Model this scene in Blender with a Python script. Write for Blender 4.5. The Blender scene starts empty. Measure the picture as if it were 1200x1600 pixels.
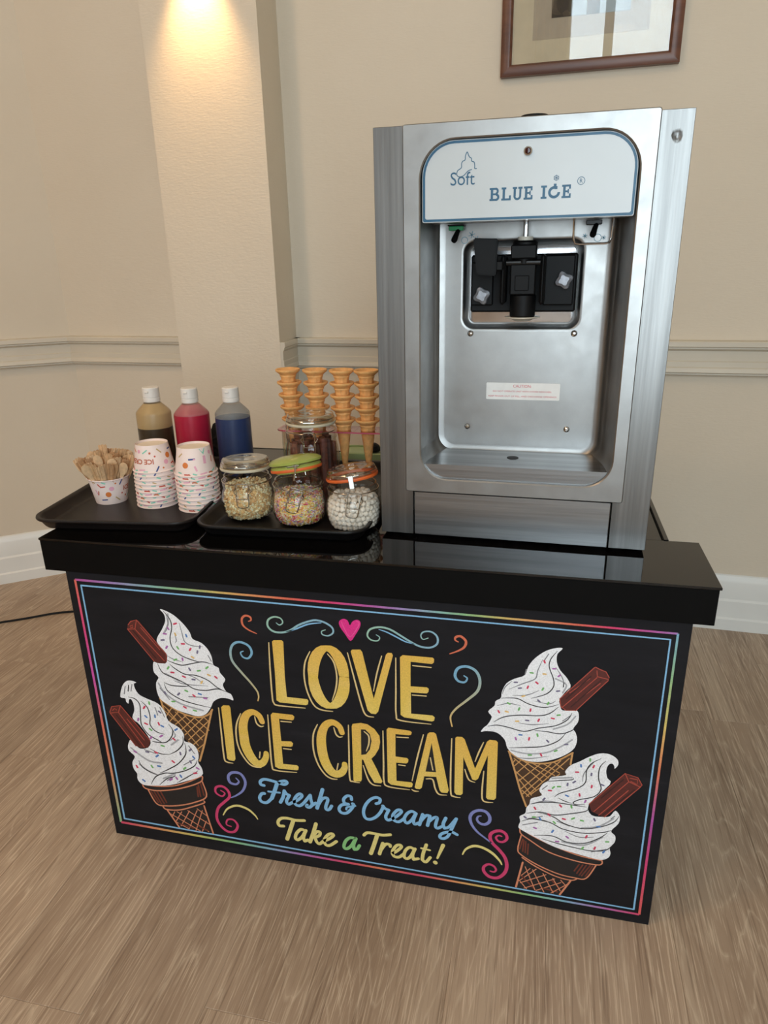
import bpy, bmesh, math, random
from mathutils import Vector, Matrix, Euler
from mathutils import noise as mnoise
S = bpy.context.scene
PI = math.pi
random.seed(7)

# ------------------------------------------------------------------ camera
cam_d = bpy.data.cameras.new('camera')
cam = bpy.data.objects.new('camera', cam_d)
S.collection.objects.link(cam)
yaw, pitch, roll = 0.2280, -0.3474, -0.0218
fw = Vector((-math.sin(yaw)*math.cos(pitch), math.cos(yaw)*math.cos(pitch), math.sin(pitch)))
rt = Vector((math.cos(yaw), math.sin(yaw), 0))
up = rt.cross(fw)
r2 = rt*math.cos(roll)+up*math.sin(roll)
u2 = -rt*math.sin(roll)+up*math.cos(roll)
cam.matrix_world = Matrix(((r2.x, u2.x, -fw.x, 0.9135), (r2.y, u2.y, -fw.y, -1.0459), (r2.z, u2.z, -fw.z, 1.1921), (0, 0, 0, 1)))
cam_d.sensor_fit = 'VERTICAL'
cam_d.sensor_height = 36.0
cam_d.lens = 1079.95/1600*36.0
cam_d.clip_start = 0.02
S.camera = cam
# ------------------------------------------------------------------ world, daylight, exposure
S.view_settings.view_transform = 'Standard'
S.view_settings.look = 'None'
S.view_settings.gamma = 1.0
S.view_settings.use_curve_mapping = False
S.view_settings.exposure = 0.0
w = bpy.data.worlds.new('sky'); S.world = w; w.use_nodes = True
w.node_tree.nodes['Background'].inputs[0].default_value = (0.88, 0.94, 1.0, 1)
w.node_tree.nodes['Background'].inputs[1].default_value = 1.0
WINDOWS = [(0.55, 2.25), (-1.95, -0.45)]
WZ0, WZ1 = 0.50, 3.2
REAR = -3.0
def area(name, loc, rot, sx, sy, power, col):
    l = bpy.data.lights.new(name, 'AREA'); l.shape = 'RECTANGLE'; l.size = sx; l.size_y = sy; l.energy = power; l.color = col
    o = bpy.data.objects.new(name, l); S.collection.objects.link(o); o.location = loc; o.rotation_euler = rot
    return o
for k, (a, b) in enumerate(WINDOWS):
    area('daylight', ((a+b)/2, REAR-0.16, (WZ0+WZ1)/2), (PI/2, 0, 0), b-a, WZ1-WZ0, (108, 18)[k], (0.76, 0.89, 1.0))
def spot(name, loc, target, power, angle, blend, col, size=0.03):
    l = bpy.data.lights.new(name, 'SPOT'); l.energy = power; l.spot_size = angle; l.spot_blend = blend; l.color = col; l.shadow_soft_size = size
    o = bpy.data.objects.new(name, l); S.collection.objects.link(o); o.location = loc
    o.rotation_euler = (Vector(target)-Vector(loc)).to_track_quat('-Z', 'Y').to_euler()
    return o

# ------------------------------------------------------------------ helpers
H = 0.7138
COL = S.collection
def lin(c):
    return tuple((v/255/12.92 if v/255 <= 0.04045 else ((v/255+0.055)/1.055)**2.4) for v in c[:3])+(1,)
class NT:
    def __init__(s, name):
        s.m = bpy.data.materials.new(name); s.m.use_nodes = True; s.t = s.m.node_tree; s.b = s.t.nodes['Principled BSDF']
    def n(s, typ, **kw):
        nd = s.t.nodes.new(typ)
        for k, v in kw.items():
            if k in nd.inputs: nd.inputs[k].default_value = v
            else: setattr(nd, k, v)
        return nd
    def l(s, a, b): s.t.links.new(a, b)
    def coords(s, scale=(1, 1, 1), kind='Object'):
        tc = s.n('ShaderNodeTexCoord'); mp = s.n('ShaderNodeMapping'); mp.inputs['Scale'].default_value = scale
        s.l(tc.outputs[kind], mp.inputs['Vector']); return mp.outputs[0]
    def noise(s, vec, scale, detail=3, rough=0.55):
        nd = s.n('ShaderNodeTexNoise'); nd.inputs['Scale'].default_value = scale; nd.inputs['Detail'].default_value = detail; nd.inputs['Roughness'].default_value = rough
        s.l(vec, nd.inputs['Vector']); return nd.outputs['Fac']
    def ramp(s, fac, stops):
        r = s.n('ShaderNodeValToRGB'); e = r.color_ramp.elements
        while len(e) < len(stops): e.new(0.5)
        for q, (p, c) in zip(e, stops): q.position = p; q.color = c
        s.l(fac, r.inputs[0]); return r.outputs[0]
    def bump(s, h, strength, dist=0.001):
        b = s.n('ShaderNodeBump'); b.inputs['Strength'].default_value = strength; b.inputs['Distance'].default_value = dist
        s.l(h, b.inputs['Height']); s.l(b.outputs[0], s.b.inputs['Normal']); return b
    def base(s, c, rough=0.5, metal=0.0, spec=None):
        s.b.inputs['Base Color'].default_value = lin(c); s.b.inputs['Roughness'].default_value = rough; s.b.inputs['Metallic'].default_value = metal
        if spec is not None: s.b.inputs['Specular IOR Level'].default_value = spec
        return s
def simple(name, c, rough=0.5, metal=0.0, spec=None, var=0.08, vs=30, bump=0.0, bs=200):
    t = NT(name).base(c, rough, metal, spec); v = t.coords()
    f = t.noise(v, vs)
    d = lin([max(0, x*(1-var)) for x in c]); l = lin([min(255, x*(1+var)) for x in c])
    t.l(t.ramp(f, [(0.3, d), (0.7, l)]), t.b.inputs['Base Color'])
    if bump: t.bump(t.noise(v, bs, 2), bump)
    return t.m

def rr(w, h, r, n=6, cx=0, cy=0):
    """rounded rectangle outline, ccw, r may be a tuple (bl, br, tr, tl)"""
    if not isinstance(r, (tuple, list)): r = (r,)*4
    o = []
    for k, (sx, sy) in enumerate(((-1, -1), (1, -1), (1, 1), (-1, 1))):
        a0 = PI+k*PI/2
        for i in range(n+1):
            a = a0+i/n*PI/2
            o.append((cx+sx*(w/2-r[k])+r[k]*math.cos(a), cy+sy*(h/2-r[k])+r[k]*math.sin(a)))
    return o
def loft(bm, rings, cap0=True, cap1=True, closed=True):
    vs = [[bm.verts.new(p) for p in r] for r in rings]
    for a, b in zip(vs, vs[1:]):
        n = len(a)
        for i in range(n if closed else n-1):
            j = (i+1) % n
            bm.faces.new((a[i], a[j], b[j], b[i]))
    if cap0: bm.faces.new(vs[0][::-1])
    if cap1: bm.faces.new(vs[-1])
    return vs
def box(bm, x0, y0, z0, x1, y1, z1, bev=0.0, seg=1):
    t = bmesh.new()
    bmesh.ops.create_cube(t, size=1)
    for v in t.verts:
        v.co = Vector(((x0+x1)/2+v.co.x*(x1-x0), (y0+y1)/2+v.co.y*(y1-y0), (z0+z1)/2+v.co.z*(z1-z0)))
    if bev: bmesh.ops.bevel(t, geom=t.edges[:]+t.verts[:], offset=bev, segments=seg, affect='EDGES', profile=0.6)
    merge(bm, t)
def merge(bm, t, mtx=None):
    if mtx is not None: bmesh.ops.transform(t, matrix=mtx, verts=t.verts)
    me = bpy.data.meshes.new('tmp'); t.to_mesh(me); t.free(); bm.from_mesh(me); bpy.data.meshes.remove(me)
def lathe(bm, prof, n=32, cx=0, cy=0, z0=0, rf=None):
    """profile [(r, z)] turned about z; rf(theta, r, z) may vary the radius"""
    rows = []
    for r, z in prof:
        if r < 1e-6: rows.append([bm.verts.new((cx, cy, z0+z))])
        else:
            row = []
            for k in range(n):
                a = 2*PI*k/n; q = rf(a, r, z) if rf else r
                row.append(bm.verts.new((cx+q*math.cos(a), cy+q*math.sin(a), z0+z)))
            rows.append(row)
    for a, b in zip(rows, rows[1:]):
        for i in range(n):
            j = (i+1) % n
            if len(a) == 1 and len(b) == 1: continue
            if len(a) == 1: bm.faces.new((a[0], b[j], b[i]))
            elif len(b) == 1: bm.faces.new((a[i], a[j], b[0]))
            else: bm.faces.new((a[i], a[j], b[j], b[i]))
def tube(bm, pts, r, n=8, closed=False, caps=True):
    pts = [Vector(p) for p in pts]; m = len(pts)
    R = r if isinstance(r, (list, tuple)) else [r]*m
    rows = []; prev = None
    for i, p in enumerate(pts):
        if closed: t = (pts[(i+1) % m]-pts[i-1])
        else: t = pts[min(i+1, m-1)]-pts[max(i-1, 0)]
        t.normalize()
        if prev is None:
            a = Vector((0, 0, 1)) if abs(t.z) < 0.9 else Vector((1, 0, 0))
            u = t.cross(a).normalized()
        else:
            u = (prev-t*prev.dot(t)).normalized()
        prev = u; v = t.cross(u)
        rows.append([bm.verts.new(p+(u*math.cos(2*PI*k/n)+v*math.sin(2*PI*k/n))*R[i]) for k in range(n)])
    prs = list(zip(rows, rows[1:]))+([(rows[-1], rows[0])] if closed else [])
    for a, b in prs:
        for k in range(n):
            bm.faces.new((a[k], a[(k+1) % n], b[(k+1) % n], b[k]))
    if caps and not closed:
        bm.faces.new(rows[0][::-1]); bm.faces.new(rows[-1])
def crom(pts, k=5, closed=False):
    """Catmull-Rom through points of any dimension"""
    n = len(pts)
    if n < 3 and not closed: return [tuple(p) for p in pts]
    o = []
    g = (lambda i: pts[i % n]) if closed else (lambda i: pts[max(0, min(n-1, i))])
    for i in range(n if closed else n-1):
        p0, p1, p2, p3 = g(i-1), g(i), g(i+1), g(i+2)
        for s in range(k):
            t = s/k
            o.append(tuple(0.5*((2*b)+(-a+c)*t+(2*a-5*b+4*c-d)*t*t+(-a+3*b-3*c+d)*t**3) for a, b, c, d in zip(p0, p1, p2, p3)))
    if not closed: o.append(tuple(pts[-1]))
    return o
def link(name, bm, mat, parent=None, smooth=True, label=None, angle=25, loc=None):
    bmesh.ops.recalc_face_normals(bm, faces=bm.faces)
    me = bpy.data.meshes.new(name); bm.to_mesh(me); bm.free()
    for m in (mat if isinstance(mat, (list, tuple)) else [mat]): me.materials.append(m)
    if smooth:
        me.shade_smooth()
        me.set_sharp_from_angle(angle=math.radians(angle))
    o = bpy.data.objects.new(name, me); COL.objects.link(o)
    if parent: o.parent = parent
    if label: o['label'] = label
    if loc: o.location = loc
    return o
def tag(o, label, cat, group=None, kind=None):
    o['label'] = label; o['category'] = cat
    if group: o['group'] = group
    if kind: o['kind'] = kind
    return o
def thing(name, label, cat, loc=(0, 0, 0), rz=0, group=None):
    o = bpy.data.objects.new(name, None); COL.objects.link(o); o.empty_display_size = 0.02
    o.location = loc; o.rotation_euler = (0, 0, rz)
    return tag(o, label, cat, group)
def struct(name, bm, mat, parent=None, **kw):
    o = link(name, bm, mat, parent, **kw); o['kind'] = 'structure'; return o
def copy_tree(o, parent=None):
    c = o.copy(); COL.objects.link(c); c.parent = parent
    for ch in o.children: copy_tree(ch, c)
    return c
def new(): return bmesh.new()
def text_mesh(s, size, bold=0.0, res=3):
    """flat triangles of a line of text in the built-in font: (verts2d, faces)"""
    cu = bpy.data.curves.new('t', 'FONT'); cu.body = s; cu.size = size; cu.resolution_u = res; cu.offset = bold
    ob = bpy.data.objects.new('t', cu); COL.objects.link(ob)
    dg = bpy.context.evaluated_depsgraph_get(); me = ob.evaluated_get(dg).to_mesh()
    vs = [tuple(v.co[:2]) for v in me.vertices]; fs = [tuple(p.vertices) for p in me.polygons]
    ob.evaluated_get(dg).to_mesh_clear()
    bpy.data.objects.remove(ob); bpy.data.curves.remove(cu)
    return vs, fs
def put_text(bm, s, x, z, width, y, height=None, bold=0.0):
    """text in the plane y, lower left corner at x, z, scaled to width"""
    vs, fs = text_mesh(s, 1.0, bold)
    x0 = min(v[0] for v in vs); x1 = max(v[0] for v in vs); z0 = min(v[1] for v in vs); z1 = max(v[1] for v in vs)
    k = width/(x1-x0); kz = height/(z1-z0) if height else k
    b = [bm.verts.new((x+(v[0]-x0)*k, y, z+(v[1]-z0)*kz)) for v in vs]
    for f in fs:
        try: bm.faces.new([b[i] for i in f])
        except ValueError: pass

# ------------------------------------------------------------------ materials
t = NT('cream_wall_paint').base((216, 204, 184), 0.75); v = t.coords()
t.l(t.ramp(t.noise(v, 1.3), [(0.3, lin((213, 200, 180))), (0.7, lin((219, 207, 188)))]), t.b.inputs['Base Color'])
v2 = t.coords((60, 60, 240)); a = t.noise(v2, 1.0, 2); b_ = t.noise(v, 45, 2)
m_ = t.n('ShaderNodeMath', operation='ADD'); t.l(a, m_.inputs[0]); t.l(b_, m_.inputs[1]); t.bump(m_.outputs[0], 0.30, 0.0016)
WALL = t.m
TRIM = simple('grey_cream_gloss_paint', (208, 198, 180), 0.45, var=0.02, vs=3)
SKIRT = simple('white_gloss_paint', (232, 232, 228), 0.35, var=0.02, vs=3)
CEIL = simple('white_ceiling_paint', (232, 226, 214), 0.9, var=0.02, vs=2)
t = NT('limed_oak_plank'); v = t.coords(); oi = t.n('ShaderNodeObjectInfo')
cx = t.n('ShaderNodeCombineXYZ'); mu = t.n('ShaderNodeMath', operation='MULTIPLY'); mu.inputs[1].default_value = 37.0
t.l(oi.outputs['Random'], mu.inputs[0]); t.l(mu.outputs[0], cx.inputs[2])
def off(scale):
    mp = t.n('ShaderNodeVectorMath', operation='MULTIPLY'); mp.inputs[1].default_value = scale; t.l(v, mp.inputs[0])
    ad = t.n('ShaderNodeVectorMath', operation='ADD'); t.l(mp.outputs[0], ad.inputs[0]); t.l(cx.outputs[0], ad.inputs[1]); return ad.outputs[0]
rings = t.noise(off((6.0, 0.75, 1)), 1.0, 1.5, 0.4)
m1 = t.n('ShaderNodeMath', operation='MULTIPLY'); m1.inputs[1].default_value = 26; t.l(rings, m1.inputs[0])
wob = t.noise(off((60, 9, 1)), 1.0, 2); mw = t.n('ShaderNodeMath', operation='MULTIPLY_ADD'); mw.inputs[1].default_value = 0.5; t.l(wob, mw.inputs[0]); t.l(m1.outputs[0], mw.inputs[2])
fr = t.n('ShaderNodeMath', operation='FRACT'); t.l(mw.outputs[0], fr.inputs[0])
line0 = t.ramp(fr.outputs[0], [(0.0, (1, 1, 1, 1)), (0.13, (0, 0, 0, 1)), (0.86, (0, 0, 0, 1)), (1.0, (0.5, 0.5, 0.5, 1))])
fine = t.noise(off((330, 9.0, 1)), 1.0, 3, 0.6)
fl = t.ramp(fine, [(0.53, (0, 0, 0, 1)), (0.68, (1, 1, 1, 1))])
tone = t.noise(off((9, 0.8, 1)), 1.0, 3)
bc = t.ramp(tone, [(0.28, lin((156, 134, 114))), (0.5, lin((174, 152, 131))), (0.72, lin((187, 167, 146)))])
def mix(fac, a, b, mode='MIX', k=1.0):
    m = t.n('ShaderNodeMix', data_type='RGBA', blend_type=mode)
    if k != 1.0:
        q = t.n('ShaderNodeMath', operation='MULTIPLY'); q.inputs[1].default_value = k; t.l(fac, q.inputs[0]); fac = q.outputs[0]
    t.l(fac, m.inputs[0])
    for s_, i in ((a, 6), (b, 7)):
        if isinstance(s_, tuple): m.inputs[i].default_value = s_
        else: t.l(s_, m.inputs[i])
    return m.outputs[2]
brk = t.ramp(t.noise(off((150, 14, 1)), 1.0, 2), [(0.35, (0.12, 0.12, 0.12, 1)), (0.62, (1, 1, 1, 1))])
lm = t.n('ShaderNodeMix', data_type='RGBA', blend_type='MULTIPLY'); lm.inputs[0].default_value = 1; t.l(line0, lm.inputs[6]); t.l(brk, lm.inputs[7]); line = lm.outputs[2]
dk = t.ramp(t.noise(off((210, 4.5, 1)), 1.0, 2), [(0.52, (0, 0, 0, 1)), (0.72, (1, 1, 1, 1))])
c1 = mix(dk, bc, lin((112, 90, 72)), k=0.6)
c2 = mix(fl, c1, lin((226, 207, 184)), k=0.62)
c3 = mix(line, c2, lin((226, 209, 186)), k=0.5)
hs = t.n('ShaderNodeHueSaturation'); mr = t.n('ShaderNodeMapRange'); mr.inputs[3].default_value = 0.88; mr.inputs[4].default_value = 1.08
t.l(oi.outputs['Random'], mr.inputs[0]); t.l(mr.outputs[0], hs.inputs['Value']); t.l(c3, hs.inputs['Color']); t.l(hs.outputs[0], t.b.inputs['Base Color'])
t.b.inputs['Roughness'].default_value = 0.5; t.bump(fine, 0.25, 0.0006)
OAK = t.m

def steel(name, c, rough, sc=(3, 3, 260), bump=0.06, amp=0.12):
    t = NT(name).base(c, rough, 1.0); v = t.coords(sc); f = t.noise(v, 1.0, 3)
    r = t.n('ShaderNodeMapRange'); r.inputs[3].default_value = rough*0.8; r.inputs[4].default_value = rough*1.25
    t.l(f, r.inputs[0]); t.l(r.outputs[0], t.b.inputs['Roughness'])
    g = t.noise(t.coords(tuple(max(3, min(60, q*.35)) if q > 20 else q*.8 for q in sc)), 1.0, 5, 0.65)
    d = lin([x*(1-amp) for x in c]); l = lin([min(255, x*(1+amp)) for x in c]); t.l(t.ramp(g, [(0.32, d), (0.68, l)]), t.b.inputs['Base Color'])
    t.bump(f, bump, 0.001); return t.m
STEEL_V = steel('brushed_steel_vertical', (122, 121, 119), 0.33, (240, 240, 2))
STEEL_H = steel('brushed_steel_horizontal', (146, 147, 148), 0.30, (2, 200, 240))
STEEL_P = steel('pressed_steel', (152, 151, 149), 0.36, (40, 40, 40), 0.02, 0.035)
CHROME = simple('polished_steel', (205, 205, 205), 0.12, 1.0, var=0.03)
CAST = simple('cast_aluminium', (150, 152, 158), 0.5, 0.7, var=0.12, vs=90, bump=0.2, bs=120)
BLK = simple('black_plastic', (5, 5, 6), 0.55, 0, 0.22, var=0.1, vs=20)
BLKG = simple('glossy_black_acrylic', (9, 8, 8), 0.035, var=0.02, vs=5)
BLKM = simple('black_painted_board', (3, 3, 3), 0.6, 0, 0.12, var=0.2, vs=14)
SLATE = None
t = NT('slate_print').base((44, 43, 46), 0.65, 0, 0.16); v = t.coords()
f = t.noise(t.coords((5, 5, 26)), 1.0, 5, 0.65)
t.l(t.ramp(f, [(0.3, lin((22, 22, 25))), (0.62, lin((29, 29, 33))), (0.8, lin((42, 42, 46)))]), t.b.inputs['Base Color']); t.bump(t.noise(v, 90, 2), 0.05); SLATE = t.m
t = NT('printed_ink').base((255, 255, 255), 0.5); at = t.n('ShaderNodeAttribute', attribute_name='Col')
nz = t.noise(t.coords(), 420, 3); mm = t.n('ShaderNodeMix', data_type='RGBA', blend_type='MULTIPLY'); mm.inputs[0].default_value = 1
t.l(at.outputs['Color'], mm.inputs[6]); t.l(t.ramp(nz, [(0.3, (0.78, 0.78, 0.78, 1)), (0.62, (1, 1, 1, 1))]), mm.inputs[7]); t.l(mm.outputs[2], t.b.inputs['Base Color'])
INK = t.m
t = NT('dark_walnut_frame').base((92, 58, 42), 0.35); f = t.noise(t.coords((3, 60, 40)), 1.0, 4)
t.l(t.ramp(f, [(0.3, lin((78, 46, 33))), (0.7, lin((112, 70, 50)))]), t.b.inputs['Base Color']); WALNUT = t.m
def clear(name, tint, gloss=0.06, rough=0.02, fres=0.35):
    """thin clear sheet: mostly transparent, with a fresnel reflection"""
    t = NT(name); t.t.nodes.remove(t.b); out = t.t.nodes['Material Output']
    tr = t.n('ShaderNodeBsdfTransparent'); tr.inputs[0].default_value = tint
    gl = t.n('ShaderNodeBsdfGlossy'); gl.inputs['Roughness'].default_value = rough
    lw = t.n('ShaderNodeLayerWeight'); lw.inputs[0].default_value = fres
    mr = t.n('ShaderNodeMapRange'); mr.inputs[3].default_value = gloss; mr.inputs[4].default_value = 0.85
    pw = t.n('ShaderNodeMath', operation='POWER'); pw.inputs[1].default_value = 1.6
    t.l(lw.outputs['Facing'], pw.inputs[0]); t.l(pw.outputs[0], mr.inputs[0])
    ms = t.n('ShaderNodeMixShader'); t.l(mr.outputs[0], ms.inputs[0]); t.l(tr.outputs[0], ms.inputs[1]); t.l(gl.outputs[0], ms.inputs[2]); t.l(ms.outputs[0], out.inputs[0])
    return t.m
GLASS = clear('clear_glass', (0.95, 0.96, 0.95, 1), 0.05, 0.02, 0.4)
JARG = clear('jar_glass', (0.985, 0.99, 0.98, 1), 0.04, 0.03, 0.35)
LIDG = clear('jar_lid_glass', (0.90, 0.86, 0.78, 1), 0.22, 0.08, 0.5)
PINKAC = clear('pink_edged_acrylic', (0.95, 0.62, 0.68, 1), 0.08, 0.03, 0.4)
CLRAC = clear('clear_acrylic', (0.94, 0.93, 0.90, 1), 0.05, 0.03, 0.4)
def milky(name, c, alpha):
    t = NT(name).base(c, 0.35); t.b.inputs['Alpha'].default_value = alpha; return t.m

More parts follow.
